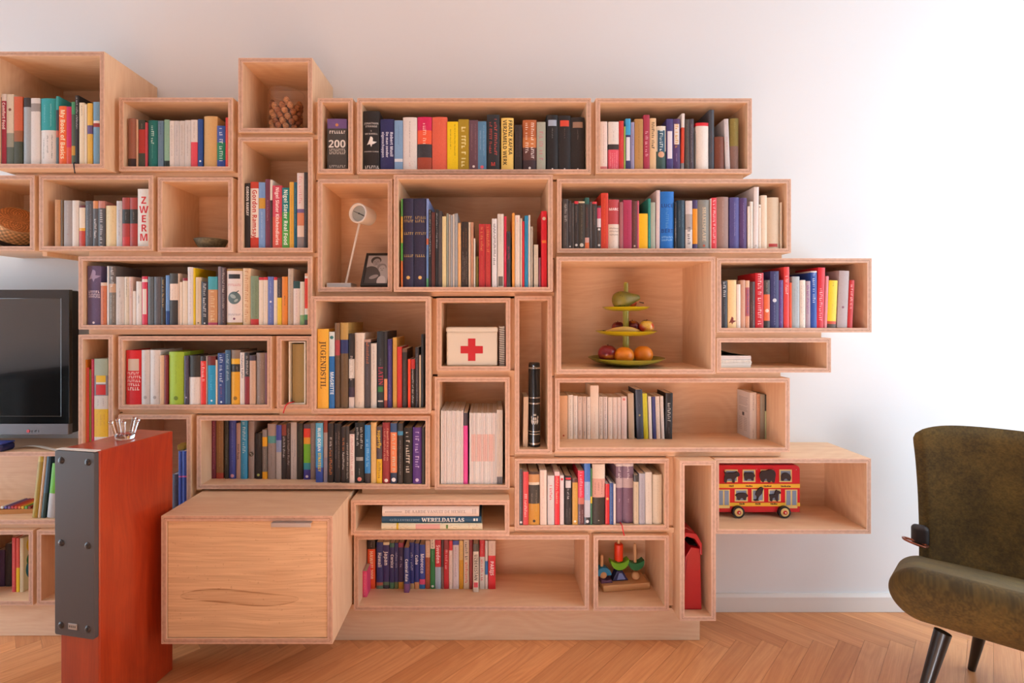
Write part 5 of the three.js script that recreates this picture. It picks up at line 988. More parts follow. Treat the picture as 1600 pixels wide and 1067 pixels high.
// ---------------------------------------------------------------- first aid tin and spiral notebook
{ const b = BOXES.Y, d = b.d + 0.012, s = 3.336, x0 = PX(660 + 123 / s, d), x1 = PX(660 + 394 / s, d), w = x1 - x0, h = (386 - 183) / s * d / FOCAL, y = inside('Y'), cream = mat(0xe6dccb, 0.32, { clearcoat: 0.5, clearcoatRoughness: 0.15 });
  const t = thing('first_aid_tin', 'cream first aid tin with a red cross and a lipped lid', 'tin', [x0, y, ZD(d)]), hl = h - 0.021;
  part('body', rbox(0.002, w - 0.002, 0, hl + 0.004, -0.15, -0.002, 0.007, 4), cream, t);
  part('lid', [rbox(0, w, hl, h, -0.152, 0, 0.007, 4), tube([[0.004, hl + 0.001, 0.0002], [w - 0.004, hl + 0.001, 0.0002]], 0.0012, 4)], cream, t, 'cream lid');
  const cx = (257 - 123) / s * d / FOCAL, cy = (386 - 301) / s * d / FOCAL, a = 58 / s * d / FOCAL, q = 19 / s * d / FOCAL;
  part('cross', slab(shapeOf([[-q, -a], [q, -a], [q, -q], [a, -q], [a, q], [q, q], [q, a], [-q, a], [-q, q], [-a, q], [-a, -q], [-q, -q]]), 0.0005, 0.0002).translate(cx, cy, -0.0018), mat(0xc41c24, 0.4), t, 'red cross');
  part('clasp', [rod([0.001, hl - 0.03, -0.075], [0.001, hl + 0.006, -0.075], 0.002), rbox(-0.004, 0.002, hl - 0.02, hl - 0.005, -0.09, -0.06, 0.0015)], steel, t);
  const nx0 = PX(660 + 399 / s, d), nx1 = Math.min(PX(660 + 431 / s, d), b.x1 - b.t - 0.001), nw = nx1 - nx0, nh = (388 - 180) / s * d / FOCAL, o = thing('notebook', 'spiral bound notebook with a checked cover wedged beside the first aid tin', 'notebook', [nx0, y, ZD(d)]);
  const chk = canvasTex(128, 128, (c) => { for (let i = 0; i < 8; i++) for (let j = 0; j < 8; j++) { c.fillStyle = ['#d8ccc8', '#2c2428', '#b87880', '#8c7c80'][(i * 3 + j * 5 + (i ^ j)) % 4]; c.fillRect(i * 16, j * 16, 16, 16); } });
  part('cover', [rbox(0.001, 0.0032, 0, nh, -0.15, -0.008, 0.0008, 1), rbox(nw - 0.0032, nw - 0.001, 0, nh, -0.15, -0.008, 0.0008, 1)], mat(0xffffff, 0.6, { map: chk }), o);
  part('pages', box(0.0034, nw - 0.0034, 0.001, nh - 0.002, -0.148, -0.01), papers[1], o);
  const coil = [], turns = 17; for (let i = 0; i <= turns * 12; i++) { const a2 = i / 12 * 6.2832; coil.push([nw / 2 + Math.cos(a2) * (nw / 2 - 0.0012), 0.004 + i / (turns * 12) * (nh - 0.008), -0.009 + Math.sin(a2) * 0.0085]); } part('coil', tube(coil, 0.001, turns * 14, false, 5), mat(0x2c2628, 0.4, { metalness: 0.6 }), o, 'dark wire coil');
}
// ---------------------------------------------------------------- black cylinder with silver bands
{ const b = BOXES.AA, s = 3.336, d = b.d + 0.05, r = 30.5 / s * d / FOCAL, h = (820 - 381) / s * (b.d + 0.02) / FOCAL, x = PX(660 + 583 / s, d), Y = (yy) => (820 - yy) / 439 * h;
  const t = thing('canister', 'tall black cylindrical canister with silver bands and a silver crest', 'canister', [x, inside('AA'), ZD(d)]), blackCoat = mat(0x131315, 0.32, { clearcoat: 0.5, clearcoatRoughness: 0.2 }), silver = mat(0xcac8c4, 0.25, { metalness: 0.9 });
  part('tube', lathe([[0, 0], [r * 0.97, 0], [r, 0.002], [r, Y(414)], [0, Y(414)]], 48), blackCoat, t); part('cap', lathe([[0, Y(413)], [r * 0.985, Y(413)], [r * 0.985, Y(390)], [r * 0.95, h], [r * 0.8, h + 0.002], [0, h + 0.002]], 48), blackCoat, t, 'black cap');
  for (const [a, c] of [[402, 410], [558, 564], [588, 595], [736, 740], [750, 754], [798, 806]]) part('band', new THREE.CylinderGeometry(r + 0.0006, r + 0.0006, Y(a) - Y(c), 48, 1).translate(0, (Y(a) + Y(c)) / 2, 0), silver, t, 'silver band');
  const crest = canvasTex(256, 256, (c) => { c.fillStyle = '#131315'; c.fillRect(0, 0, 256, 256); c.fillStyle = '#c8c8c6'; c.translate(128, 128);
    c.beginPath(); c.moveTo(-34, -46); c.lineTo(34, -46); c.lineTo(34, 10); c.quadraticCurveTo(30, 48, 0, 66); c.quadraticCurveTo(-30, 48, -34, 10); c.fill(); c.fillStyle = '#131315'; c.fillRect(-4, -46, 8, 104); c.fillRect(-34, -4, 68, 8); c.fillStyle = '#c8c8c6';
    for (const m of [-1, 1]) { c.beginPath(); c.moveTo(m * 40, 70); c.quadraticCurveTo(m * 100, 20, m * 62, -20); c.quadraticCurveTo(m * 96, -50, m * 58, -74); c.quadraticCurveTo(m * 54, -20, m * 40, 10); c.fill(); } c.fillRect(-26, -84, 52, 12); for (const k of [-20, 0, 20]) { c.beginPath(); c.arc(k, -92, 9, 0, 7); c.fill(); } });
  part('crest', (() => { const g = new THREE.CylinderGeometry(r + 0.0004, r + 0.0004, Y(636) - Y(722), 24, 1, true, -1.05, 2.1).translate(0, (Y(636) + Y(722)) / 2, 0); return g; })(), mat(0xffffff, 0.35, { map: crest }), t, 'silver crest with a shield and two figures');
}
// ---------------------------------------------------------------- papers
{ const b = BOXES.V, s = 5.333, d = b.d + 0.014, x0 = b.x0 + b.t + 0.001, x1 = PX(1110 + 352 / s, d), y = inside('V'), total = (986 - 890) / s * d / FOCAL, n = 9; let yy = y;
  for (let k = 0; k < 3; k++) { const g = thing('paper_stack', ['loose white papers at the bottom of the stack in the low box', 'loose white papers in the middle of the stack in the low box', 'loose white papers at the top of the stack in the low box'][k], 'papers', [x0, yy, ZD(d) - rr(0, 0.004)], 0, 'papers stacked in the low box'), list = []; let h0 = 0; for (let q = 0; q < 3; q++) { const h = total / n * rr(0.7, 1.3), inset = rr(0, 0.006); list.push(box(0, x1 - x0 - inset, h0, h0 + h - 0.0003, -0.2, -rr(0, 0.003))); h0 += h; } part('sheets', list, [white, papers[1], mat(0xe4d8d4, 0.7)][k], g); yy += h0; }
  const f = thing('folder', 'dark green folder lying on the stack of papers with a lifted corner', 'folder', [x0, yy, ZD(d) - 0.02]), W = x1 - x0 - 0.008, pg = new THREE.PlaneGeometry(W, 0.17, 16, 4).rotateX(-Math.PI / 2).translate(W / 2, 0.0005, -0.085), p = pg.attributes.position; for (let i = 0; i < p.count; i++) { const u = p.getX(i) / W; p.setY(i, 0.0006 + 0.024 * Math.pow(1 - u, 1.6)); } pg.computeVertexNormals(); const lo = pg.clone().translate(0, -0.0006, 0); { const ix = lo.index.array; for (let i = 0; i < ix.length; i += 3) { const q = ix[i]; ix[i] = ix[i + 1]; ix[i + 1] = q; } lo.computeVertexNormals(); }
  part('cover', [pg, lo], mat(0x33402c, 0.6), f);
}
// ---------------------------------------------------------------- toy bus with animal cut-outs
{ const s = 9.703, d = 1.985, X = (px) => PX(1110 + px / s, d), y = inside('AD'), k = d / FOCAL / s, Y = (py) => (956 - py) * k, x0 = X(100), W = X(1352) - x0, L = (px) => (px - 100) * k;
  const red = mat(0xc80f1e, 0.35, { clearcoat: 0.4 }), yellow = mat(0xe8b030, 0.45), cream = mat(0xe0c27c, 0.5), grey = mat(0x7c8496, 0.5), brown = mat(0x2c1410, 0.6);
  const t = thing('toy_bus', 'red wooden double decker toy bus with dark animal cut-outs in its windows', 'toy bus', [x0, y, ZD(d)]);
  const body = new THREE.Shape(), R = 75 * k, top = Y(176), bot = Y(878); body.moveTo(0, bot); body.lineTo(W, bot); body.lineTo(W, top - R); body.quadraticCurveTo(W, top, W - R, top); body.lineTo(0.01, top); body.lineTo(0, top - 0.01); body.closePath();
  part('body', slab(body, 0.085, 0.0015).translate(0, 0, -0.0865), red, t);
  part('roof', rbox(0.012, W - R * 0.9, top + 0.0012, top + 0.0035, -0.08, -0.006, 0.001), mat(0x8a0a18, 0.4), t, 'darker red roof');
  for (const [a, c] of [[452, 512], [738, 790]]) part('stripe', [box(0.0005, W + 0.0006, Y(c), Y(a), -0.001, 0.0022), box(0.0005, W + 0.0008, Y(c - 12), Y(c - 18), -0.001, 0.0026)], yellow, t, 'yellow stripe');
  for (const [cx, w, yy] of [[312, 62, 480], [585, 104, 482], [862, 112, 484], [1140, 150, 486], [482, 92, 752], [720, 88, 752], [957, 96, 752]]) part('lettering', Array.from({ length: Math.round(w / 17) }, (_, i) => box(L(cx - w / 2 + i * 17), L(cx - w / 2 + i * 17 + 10 + (i % 2) * 3), Y(yy + 13), Y(yy - 13 + (i % 3) * 4), 0.0018, 0.0027)), brown, t, 'small dark animal names');
  const win = (a, c, e, f) => { const w = part('window_frame', [box(L(a), L(c), Y(f), Y(f - 17), 0.0008, 0.003), box(L(a), L(c), Y(e + 17), Y(e), 0.0008, 0.003), box(L(a), L(a + 17), Y(f - 17), Y(e + 17), 0.0008, 0.003), box(L(c - 17), L(c), Y(f - 17), Y(e + 17), 0.0008, 0.003)], cream, t); part('pane', box(L(a + 16), L(c - 16), Y(f - 16), Y(e + 16), 0.0006, 0.0018), grey, w); };
  [[212, 410], [484, 676], [758, 950], [1040, 1228]].forEach(([a, c]) => win(a, c, 234, 424)); [[366, 560], [622, 806], [876, 1060]].forEach(([a, c]) => win(a, c, 532, 716));
  for (const [a, m, c] of [[108, 198, 290], [1130, 1222, 1314]]) { const dr = part('door', [box(L(a), L(c), Y(820), Y(538), 0.0008, 0.0022)], cream, t); for (const [p, q] of [[a + 16, m - 12], [m + 12, c - 16]]) part('pane', box(L(p), L(q), Y(772), Y(552), 0.002, 0.0032), grey, dr); }
  const animal = (name, pts) => { const sp = new THREE.Shape(new THREE.SplineCurve([...pts, pts[0]].map(([px, py]) => new THREE.Vector2(L(px), Y(py)))).getPoints(pts.length * 5)); part('animal_cutout', slab(sp, 0.004, 0.0008).translate(0, 0, 0.0034), brown, t, name); };
  animal('bull cut-out', [[196, 258], [214, 300], [206, 360], [206, 420], [232, 420], [244, 372], [300, 366], [322, 392], [330, 424], [352, 420], [356, 370], [380, 340], [424, 322], [420, 286], [392, 262], [350, 280], [280, 280], [236, 282]]);
  animal('pig cut-out', [[500, 300], [504, 340], [522, 388], [540, 388], [552, 370], [604, 370], [616, 390], [636, 388], [640, 350], [660, 326], [650, 300], [622, 278], [560, 282], [520, 280]]);
  animal('elephant cut-out', [[740, 290], [738, 340], [762, 400], [790, 416], [812, 372], [846, 370], [862, 418], [892, 416], [906, 372], [930, 416], [952, 420], [966, 350], [970, 290], [946, 244], [880, 232], [826, 250], [772, 252]]);
  animal('tortoise cut-out', [[1064, 330], [1066, 388], [1090, 394], [1110, 368], [1144, 366], [1170, 394], [1192, 388], [1204, 346], [1178, 300], [1130, 282], [1086, 292]]);
  animal('boar cut-out', [[368, 620], [398, 650], [404, 682], [430, 686], [446, 660], [480, 660], [494, 684], [516, 684], [530, 648], [556, 626], [530, 596], [480, 586], [430, 588], [396, 600]]);
  animal('bird cut-out', [[652, 690], [690, 682], [698, 640], [676, 612], [686, 566], [720, 524], [752, 498], [784, 510], [778, 546], [764, 590], [724, 634], [708, 680], [718, 696], [660, 702]]);
  animal('horse cut-out', [[884, 610], [894, 660], [896, 700], [922, 700], [928, 660], [966, 654], [984, 700], [1008, 700], [1010, 640], [1018, 594], [1048, 590], [1044, 566], [1012, 552], [988, 540], [970, 572], [962, 610], [920, 612]]);
  for (const z of [0.006, -0.094]) for (const cx of [405, 1100]) { const w = part('wheel', [new THREE.CylinderGeometry(90 * k, 90 * k, 0.014, 40).rotateX(Math.PI / 2).translate(L(cx), 90 * k, z), new THREE.TorusGeometry(82 * k, 9 * k, 10, 40).translate(L(cx), 90 * k, z + (z > 0 ? 0.005 : -0.005))], black, t); const f = z > 0 ? 1 : -1; part('hubcap', new THREE.CylinderGeometry(58 * k, 64 * k, 0.003, 36).rotateX(Math.PI / 2 * f).translate(L(cx), 90 * k, z + f * 0.0085), cream, w); part('hub', [new THREE.CylinderGeometry(28 * k, 32 * k, 0.003, 28).rotateX(Math.PI / 2 * f).translate(L(cx), 90 * k, z + f * 0.011)], red, w); part('axle_cap', new THREE.SphereGeometry(12 * k, 12, 8).translate(L(cx), 90 * k, z + f * 0.0125), white, w); }
  part('bumper', rbox(W, W + 0.007, Y(878), Y(816), -0.07, -0.016, 0.003), black, t, 'dark bumper');
  part('rivet', [[700, 234], [1300, 236]].map(([a, c]) => new THREE.SphereGeometry(7 * k, 10, 8).translate(L(a), Y(c), 0.0012)), mat(0xd87078, 0.4), t);
}
// ---------------------------------------------------------------- wooden stacking toy
{ const s = 5.928, d = 1.99, y = inside('AG'), k = d / FOCAL / s, X0 = PX(880 + 560 / s, d), L = (px) => (px - 560) * k, wood = mat(0xd0a070, 0.55), Y = (py) => (552 - py) * k * 1.0;
  const t = thing('stacking_toy', 'wooden peg board toy with coloured stacking pieces in the small bottom box', 'toy', [X0, y, ZD(d) - 0.03], 0.12);
  const H = 0.026; part('base', rbox(L(345), L(795), 0, H, -0.045, 0.045, 0.004), wood, t);
  const peg = (px, top) => part('peg', [rod([L(px), H - 0.002, 0], [L(px), Y(top), 0], 0.0062, 0.0062, 16), new THREE.SphereGeometry(0.0062, 14, 8).translate(L(px), Y(top), 0)], mat(0xd8a878, 0.5), t);
  peg(366, 268); peg(530, 118); peg(690, 178);
  const ring = (r0, y0, y1, m, px, label) => part('piece', lathe([[0.0068, y0], [r0, y0], [r0, y1 - 0.004], [r0 * 0.8, y1], [0.0068, y1]], 28).translate(L(px), 0, 0), m, t, label);
  ring(40 * k, Y(312), Y(158), mat(0xe03a10, 0.45), 530, 'orange red cylinder');
  const arc = (cx, cy, R0, R1, a0, a1) => { const sh = new THREE.Shape(); sh.absarc(L(cx), cy, R1, a0, a1, false); sh.absarc(L(cx), cy, R0, a1, a0, true); return sh; };
  { const sh = new THREE.Shape(), cy = Y(318), R = 84 * k; sh.absarc(L(532), cy + 0.004, R, Math.PI * 0.98, Math.PI * 2.02, false); sh.quadraticCurveTo(L(532), cy - R * 0.55, L(532) - R, cy + 0.004); part('piece', slab(sh, 0.026, 0.002).translate(0, 0, -0.013), mat(0x6aa81a, 0.45), t, 'lime green crescent'); }
  part('piece', slab(shapeOf([[L(462), H + 0.0005], [L(606), H + 0.0005], [L(552), Y(404)], [L(506), Y(404)]]), 0.028, 0.002).translate(0, 0, -0.014), mat(0x1c2050, 0.5), t, 'navy wedge'); 
  part('piece', slab(shapeOf([[L(500), H + 0.006], [L(580), H + 0.006], [L(546), Y(418)], [L(520), Y(418)]]), 0.002, 0.0004).translate(0, 0, 0.0162), mat(0x6c80b8, 0.5), t, 'pale blue print on the wedge');
  part('piece', slab(arc(372, Y(440), 30 * k, 74 * k, 0.1, 3.05), 0.026, 0.002).translate(0, 0, -0.013), mat(0x1f80b0, 0.5), t, 'blue arch');
  part('ball', new THREE.SphereGeometry(37 * k, 24, 16).translate(L(372), Y(432), 0.006), wood, t, 'plain wooden ball'); part('piece', slab(shapeOf([[L(346), H + 0.0005], [L(446), H + 0.0005], [L(436), Y(466)], [L(390), Y(474)], [L(346), Y(462)]]), 0.03, 0.002).translate(0, 0, -0.005), mat(0x5c3c5c, 0.5), t, 'purple piece');
  { const sh = new THREE.Shape(), cy = Y(345), R = 74 * k; sh.absarc(L(692), cy + 0.006, R, Math.PI * 0.95, Math.PI * 2.05, false); sh.quadraticCurveTo(L(692), cy - R * 0.4, L(692) - R, cy + 0.01); part('piece', slab(sh, 0.026, 0.002).translate(0, 0, -0.013), mat(0x1c6838, 0.5), t, 'dark green crescent'); }
  part('ball', new THREE.SphereGeometry(37 * k, 24, 16).translate(L(684), H + 37 * k - 0.001, 0.012), wood, t, 'plain wooden ball');
}
// ---------------------------------------------------------------- red leather bag
{ const b = BOXES.AC, d = b.d + 0.04, y = inside('AC'), s = 3.556, k = d / FOCAL / s, x0 = b.x0 + b.t + 0.0035, w0 = PX(1040 + 198 / s, d) - x0, h = 0.245, D = 0.2, leather = mat(0xa80f1a, 0.42, { bumpMap: paintNoise, bumpScale: 0.0006, clearcoat: 0.1 });
  const t = thing('bag', 'red leather satchel standing upright in the tall narrow box', 'bag', [x0, y, ZD(d)]);
  const prof = shapeOf([[0, 0], [w0, 0], [w0 * 0.97, h * 0.45], [w0 * 0.93, h * 0.92], [w0 * 0.52, h * 0.94], [w0 * 0.25, h * 0.8]]);
  part('body', slab(prof, D - 0.006, 0.002).translate(0, 0.002, -D + 0.003), leather, t);
  const flap = shapeOf([[w0 * 0.94, h * 0.86], [w0 * 1.0, h * 0.86], [w0 * 0.99, h * 1.02], [w0 * 0.72, h * 1.17], [w0 * 0.2, h * 1.19], [w0 * 0.05, h * 1.12], [w0 * 0.05, h * 1.08], [w0 * 0.22, h * 1.14], [w0 * 0.66, h * 1.1], [w0 * 0.92, h * 0.98]]);
  part('flap', slab(flap, D + 0.006, 0.001).translate(0, 0, -D), leather, t); part('opening_shade', rbox(w0 * 0.5, w0 * 0.92, h * 0.9, h * 0.97, -D + 0.01, -0.02, 0.004), mat(0x220808, 0.8), t, 'dark block painted as the shade in the bag opening');  // near-black block stands for the shade in the opening
  part('strap', tube([[w0 * 0.1, h * 1.14, -0.02], [w0 * 0.35, h * 1.2, -0.03], [w0 * 0.62, h * 1.16, -0.015], [w0 * 0.7, h * 1.1, 0.002]], 0.0035, 20), mat(0xc86460, 0.5), t, 'red strap with its highlight put into a paler colour');  // strap paler than the leather: its highlight is put into the colour
  part('stitching', tube([[w0 * 0.28, h * 0.78, 0.0022], [w0 * 0.14, h * 0.4, 0.0022], [0.004, 0.012, 0.0022]], 0.0009, 16, false, 5), mat(0x7a0a12, 0.6), t);
}
// ---------------------------------------------------------------- table clock on a slanted rod, photo frame
{ const b = BOXES.Q, s = 5.336, y = inside('Q'), d = b.d + 0.034, X = (px) => PX(490 + px / s, d), k = d / FOCAL / s, chrome = mat(0xdcd6d2, 0.25, { metalness: 0.6, clearcoat: 0.5 }), x0 = X(108), W = X(314) - x0;
  const t = thing('table_clock', 'small white round clock head on a slanted thin rod and flat base', 'clock', [x0, y, ZD(d)]), Yk = (py) => (955 - py) * k, L = (px) => (px - 108) * k;
  part('base', rbox(0, W, 0, Yk(916), -0.075, 0.004, 0.002), mat(0xcfc8c4, 0.3, { metalness: 0.35, clearcoat: 0.5 }), t, 'flat metal base');
  part('rod', rod([L(250), Yk(918), -0.03], [L(366), Yk(400), -0.03], 0.0042, 0.0042), mat(0xece6e2, 0.35, { clearcoat: 0.4 }), t);
  const R = 84 * k, head = new THREE.Group(); head.name = 'head'; head.position.set(L(378), Yk(330), -0.03); head.rotation.y = -0.3; t.add(head);
  part('case', lathe([[0, -0.062], [R * 0.8, -0.062], [R * 0.88, -0.058], [R, 0.018], [R, 0.024], [R * 0.84, 0.024], [R * 0.8, 0.01], [0, 0.01]], 48).rotateX(Math.PI / 2), mat(0xf0ebe8, 0.35, { clearcoat: 0.3 }), head, 'white tapered case');
  part('dial', new THREE.CylinderGeometry(R * 0.8, R * 0.8, 0.0012, 40).rotateX(Math.PI / 2).translate(0, 0, 0.0126), mat(0xa8aca8, 0.4), head, 'grey dial');
  part('hand', [rod([-R * 0.62, R * 0.28, 0.0145], [R * 0.2, -R * 0.1, 0.0145], 0.0009), rod([-0.002, 0.001, 0.0155], [R * 0.62, -R * 0.3, 0.0155], 0.0015), new THREE.SphereGeometry(0.0028, 12, 8).translate(0, 0, 0.0148)], black, head, 'black hands');
  const d1 = b.d + 0.03, fx = PX(490 + 392 / s, d1), fw = b.x1 - b.t - 0.004 - fx, o = thing('photo_frame', 'leaning black photo frame with a black and white portrait of two people', 'photo frame', [fx, y, ZD(d1)]), tilt = -0.62, hh = 0.165;
  const rot = (g) => g.rotateX(tilt).translate(0, 0.0052, 0);
  const ring = shapeOf([[0, 0], [fw, 0], [fw, hh], [0, hh]]), ho = new THREE.Path(); ho.moveTo(0.008, 0.01); ho.lineTo(0.008, hh - 0.009); ho.lineTo(fw - 0.006, hh - 0.009); ho.lineTo(fw - 0.006, 0.01); ho.closePath(); ring.holes.push(ho);
  part('frame', rot(slab(ring, 0.008, 0.001).translate(0, 0, -0.004)), mat(0x171516, 0.35), o);
  const photo = canvasTex(256, 384, (c) => { c.fillStyle = '#b8b0b0'; c.fillRect(0, 0, 256, 384); c.fillStyle = '#4a4444'; c.beginPath(); c.ellipse(60, 300, 110, 150, 0, 0, 7); c.fill(); c.fillStyle = '#d4cccc'; c.beginPath(); c.ellipse(185, 345, 46, 70, 0, 0, 7); c.fill();
    const face = (x, y, r, hair, skin) => { c.fillStyle = hair; c.beginPath(); c.ellipse(x - 2, y - r * 0.35, r * 1.05, r * 1.0, 0, 0, 7); c.fill(); c.fillStyle = skin; c.beginPath(); c.ellipse(x + r * 0.1, y + r * 0.15, r * 0.78, r, 0.1, 0, 7); c.fill(); c.fillStyle = '#3a3434'; for (const m of [-0.28, 0.38]) { c.beginPath(); c.ellipse(x + r * m, y, r * 0.1, r * 0.07, 0, 0, 7); c.fill(); } c.fillRect(x - r * 0.15, y + r * 0.55, r * 0.5, r * 0.07); c.fillStyle = '#857c7c'; c.beginPath(); c.moveTo(x + r * 0.05, y); c.lineTo(x + r * 0.18, y + r * 0.35); c.lineTo(x - r * 0.05, y + r * 0.36); c.fill(); };
    face(100, 90, 52, '#3a3434', '#a39a9a'); face(172, 178, 48, '#8c8484', '#b8b0b0'); c.fillStyle = '#a49a9a'; c.beginPath(); c.ellipse(100, 290, 50, 24, -0.4, 0, 7); c.fill(); });
  part('photo', rot(box(0.007, fw - 0.005, 0.009, hh - 0.008, -0.003, 0.0015)), mat(0xffffff, 0.3, { map: photo }), o, 'black and white portrait of an adult holding a child'); part('back_leg', rod([fw / 2, 0.0042, -0.118], [fw / 2, 0.1, -0.082], 0.003, 0.003, 8), black, o);
}
// ---------------------------------------------------------------- glass jar of nuts
{ const b = BOXES.C, d = 2.0, s = 7.622, R = 27.4 * d / FOCAL, x = PX(360 + 668 / s, d), y = inside('C'), h = (207 - 135) * d / FOCAL - 0.0 , t = thing('glass_jar', 'clear glass cylinder jar filled with nuts, standing in the highest box', 'jar', [x, y, ZD(d)]);
  part('vessel', lathe([[0, 0.001], [R * 0.97, 0.001], [R, 0.005], [R * 0.985, h * 0.96], [R * 0.97, h]], 56), paneGlass, t); part('rim', new THREE.TorusGeometry(R * 0.97, 0.0012, 8, 56).rotateX(Math.PI / 2).translate(0, h, 0), glass, t);
  const nutTex = (() => { const a = noiseGrid(9, 22), c = noiseGrid(40, 40); return tex(128, 128, (u, v) => { const k = 0.72 + 0.35 * a(u, v) + 0.2 * (c(u, v) - 0.5); return [226 * k, 160 * k, 108 * k]; }); })();
  const nm = [mat(0xffffff, 0.6, { map: nutTex }), mat(0xd8bca0, 0.6, { map: nutTex }), mat(0xb08a70, 0.6, { map: nutTex })];
  const shell = new THREE.SphereGeometry(0.0145, 26, 20), p = shell.attributes.position; for (let i = 0; i < p.count; i++) { const v = new THREE.Vector3().fromBufferAttribute(p, i).normalize(), bump = 1 + 0.035 * Math.sin(v.y * 17 + Math.sin(v.x * 9) * 2) * Math.cos(Math.atan2(v.z, v.x) * 6) + 0.05 * Math.exp(-Math.pow(v.z / 0.13, 2)); v.multiplyScalar(0.0124 * bump); p.setXYZ(i, v.x * 0.95, v.y * 1.12, v.z * 0.95); } shell.computeVertexNormals();
  let k = 0; const place = [], rIn = R * 0.955 - 0.0150;
  for (let layer = 0; layer < 7; layer++) { const yy = 0.003 + 0.0146 + layer * 0.0208, n0 = Math.floor(6.283 * rIn / 0.0275), off = (layer % 2) * 3.1416 / n0 + layer * 0.07; for (let i = 0; i < n0; i++) { if (layer === 6 && (i % 3 === 1 || i % 5 === 4)) continue; const a = off + i / n0 * 6.283; place.push([Math.sin(a + rr(-0.04, 0.04)) * rIn, yy + rr(-0.003, 0.003), Math.cos(a) * rIn]); } if (layer < 6) for (let i = 0; i < 4; i++) { const a = off + i * 1.571; place.push([Math.sin(a) * rIn * 0.42, yy, Math.cos(a) * rIn * 0.42]); } }
  const proto = thing('walnut', 'brown walnut in the glass jar', 'nut', [0, 0, 0], 0, 'walnuts filling the glass jar'); part('shell', shell, nm[0], proto);
  place.forEach(([px, py, pz], i) => { const o = i ? proto.clone() : proto; if (i) { o.name = numbered('walnut'); scene.add(o); o.children[0].material = nm[i % 3]; } o.position.set(x + px, y + py, ZD(d) + pz); o.rotation.set(rr(-0.6, 0.6), rr(0, 6), rr(-0.6, 0.6)); });
}
// ---------------------------------------------------------------- stone bowl, straw hat
{ const b = BOXES.J, d = b.d + 0.075, x = PX(330, d), r = 24 * d / FOCAL, stone = (() => { const a = noiseGrid(8, 8), c = noiseGrid(60, 40); return tex(256, 128, (u, v) => { const k = 0.55 + 0.4 * a(u, v) + 0.25 * (c(u, v) - 0.5); return [140 * k, 132 * k, 102 * k]; }); })();
  const t = thing('bowl', 'small dark stone bowl in the otherwise empty box', 'bowl', [x, inside('J'), ZD(d)]), h = 0.04;
  part('vessel', lathe([[0, 0], [r * 0.62, 0], [r * 0.68, 0.003], [r * 0.86, h * 0.5], [r, h * 0.92], [r * 1.0, h], [r * 0.93, h], [r * 0.8, h * 0.5], [r * 0.5, 0.009], [0, 0.007]], 44), mat(0xffffff, 0.6, { map: stone, bumpMap: paintNoise, bumpScale: 0.001 }), t);
  const hb = BOXES.H, dh = hb.d + 0.092, weave = (() => { const n = noiseGrid(50, 50); return tex(256, 128, (u, v) => { const k = 0.8 + 0.2 * Math.sin(u * 160) * Math.sin(v * 60) + 0.25 * (n(u, v) - 0.5); return [232 * k, 180 * k, 126 * k]; }); })(), straw = mat(0xffffff, 0.75, { map: weave }), strawTop = mat(0xf0c090, 0.75, { map: weave });
  const hat = thing('straw_hat', 'woven straw hat with a dark band, lying tilted on its side', 'hat', [PX(25, dh), inside('H') + 0.094, ZD(dh)]), R = 0.076;
  const q = new THREE.Quaternion().setFromUnitVectors(new THREE.Vector3(0, 1, 0), new THREE.Vector3(0.66, 0.6, 0.45).normalize()), tilt = (g) => g.applyQuaternion(q);
  part('crown', tilt(lathe([[R, -0.03], [R * 0.97, 0.0], [R * 0.9, 0.03], [R * 0.87, 0.034], [R * 0.84, 0.03], [R * 0.94, -0.03], [R, -0.03]], 48)), straw, hat, 'pale woven side'); part('top', tilt(lathe([[0, 0.035], [R * 0.5, 0.0345], [R * 0.8, 0.0335], [R * 0.865, 0.032], [R * 0.86, 0.028], [0, 0.03]], 48)), strawTop, hat, 'tan woven top');
  part('band', tilt(lathe([[R * 1.005, -0.031], [R * 1.0, -0.028], [R * 0.99, -0.052], [R * 0.93, -0.058], [R * 0.9, -0.052], [R * 0.95, -0.031]], 48)), mat(0x2c221c, 0.7), hat, 'dark band');
}
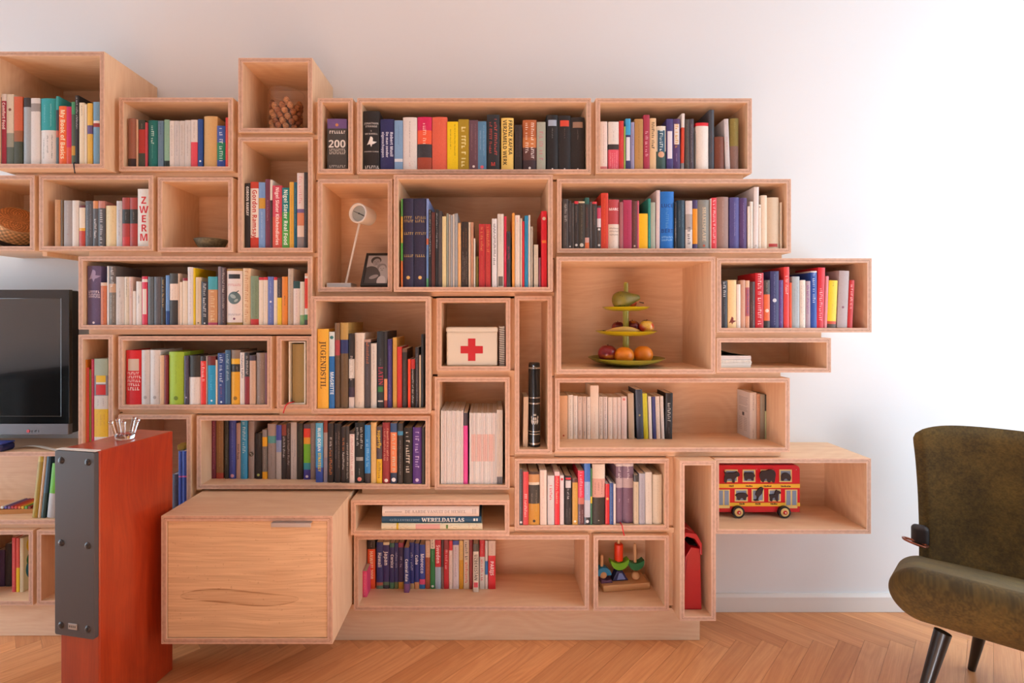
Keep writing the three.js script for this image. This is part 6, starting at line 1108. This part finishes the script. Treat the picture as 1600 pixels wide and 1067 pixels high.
// ---------------------------------------------------------------- tray of coloured sticks, sponge on the notebooks
{ const b = BOXES.AH, s = 3.236, d = b.d + 0.05, y = inside('AH'), x0 = PX(-4, d), x1 = PX(52, d), t = thing('tray', 'shallow wooden tray of coloured sticks under the television', 'tray', [x0, y, ZD(d)], 0.1), w = x1 - x0, wd = mat(0xc88848, 0.55);
  part('bottom', box(0.003, w - 0.003, 0, 0.004, -0.117, -0.003), wd, t); part('rim', [box(0, w, 0, 0.018, -0.003, 0), box(0, w, 0, 0.018, -0.12, -0.117), box(0, 0.003, 0, 0.018, -0.117, -0.003), box(w - 0.003, w, 0, 0.018, -0.117, -0.003)], wd, t);
  const cols = [['white', 0xe0dcd4], ['violet', 0x5c4c94], ['purple', 0x7c4c7c], ['red', 0xb83030], ['scarlet', 0xcc3c28], ['orange', 0xd87030], ['yellow', 0xe0b028], ['green', 0x5c9c3c], ['dark red', 0x8c2c30]], n = cols.length;
  cols.forEach(([c, hex], i) => { const o = thing('stick', `${c} stick in the wooden tray under the television`, 'stick', [x0 + 0.010 + i * (w - 0.02) / n, y + 0.0245, ZD(d) - 0.008], 0.1, 'coloured sticks in the tray'); part('shaft', [rod([0, 0, 0], [0.012, 0, -0.085], 0.0058, 0.0058, 10)], mat(hex, 0.5), o); part('tip', new THREE.ConeGeometry(0.0058, 0.012, 10).rotateX(-Math.PI / 2).translate(0.0128, 0, -0.091), mat(0xd8b080, 0.6), o); });
  const o = BOXES.O, dd = o.d + 0.05, sp = thing('sponge', 'yellow sponge resting on top of the blue notebooks', 'sponge', [PX(230 + 352 / 6.275, dd), inside('O') + (1180 - 484) / 6.275 * (o.d + 0.02) / FOCAL + 0.0008, ZD(dd)], 0.2);
  part('block', rbox(-0.013, 0.013, 0, 0.02, -0.02, 0.02, 0.004), mat(0xd0b050, 0.9, { bumpMap: paintNoise, bumpScale: 0.004 }), sp);
}
scene.traverse((o) => { if (o.isMesh) { o.castShadow = true; o.receiveShadow = true; } });
renderer.render(scene, camera);
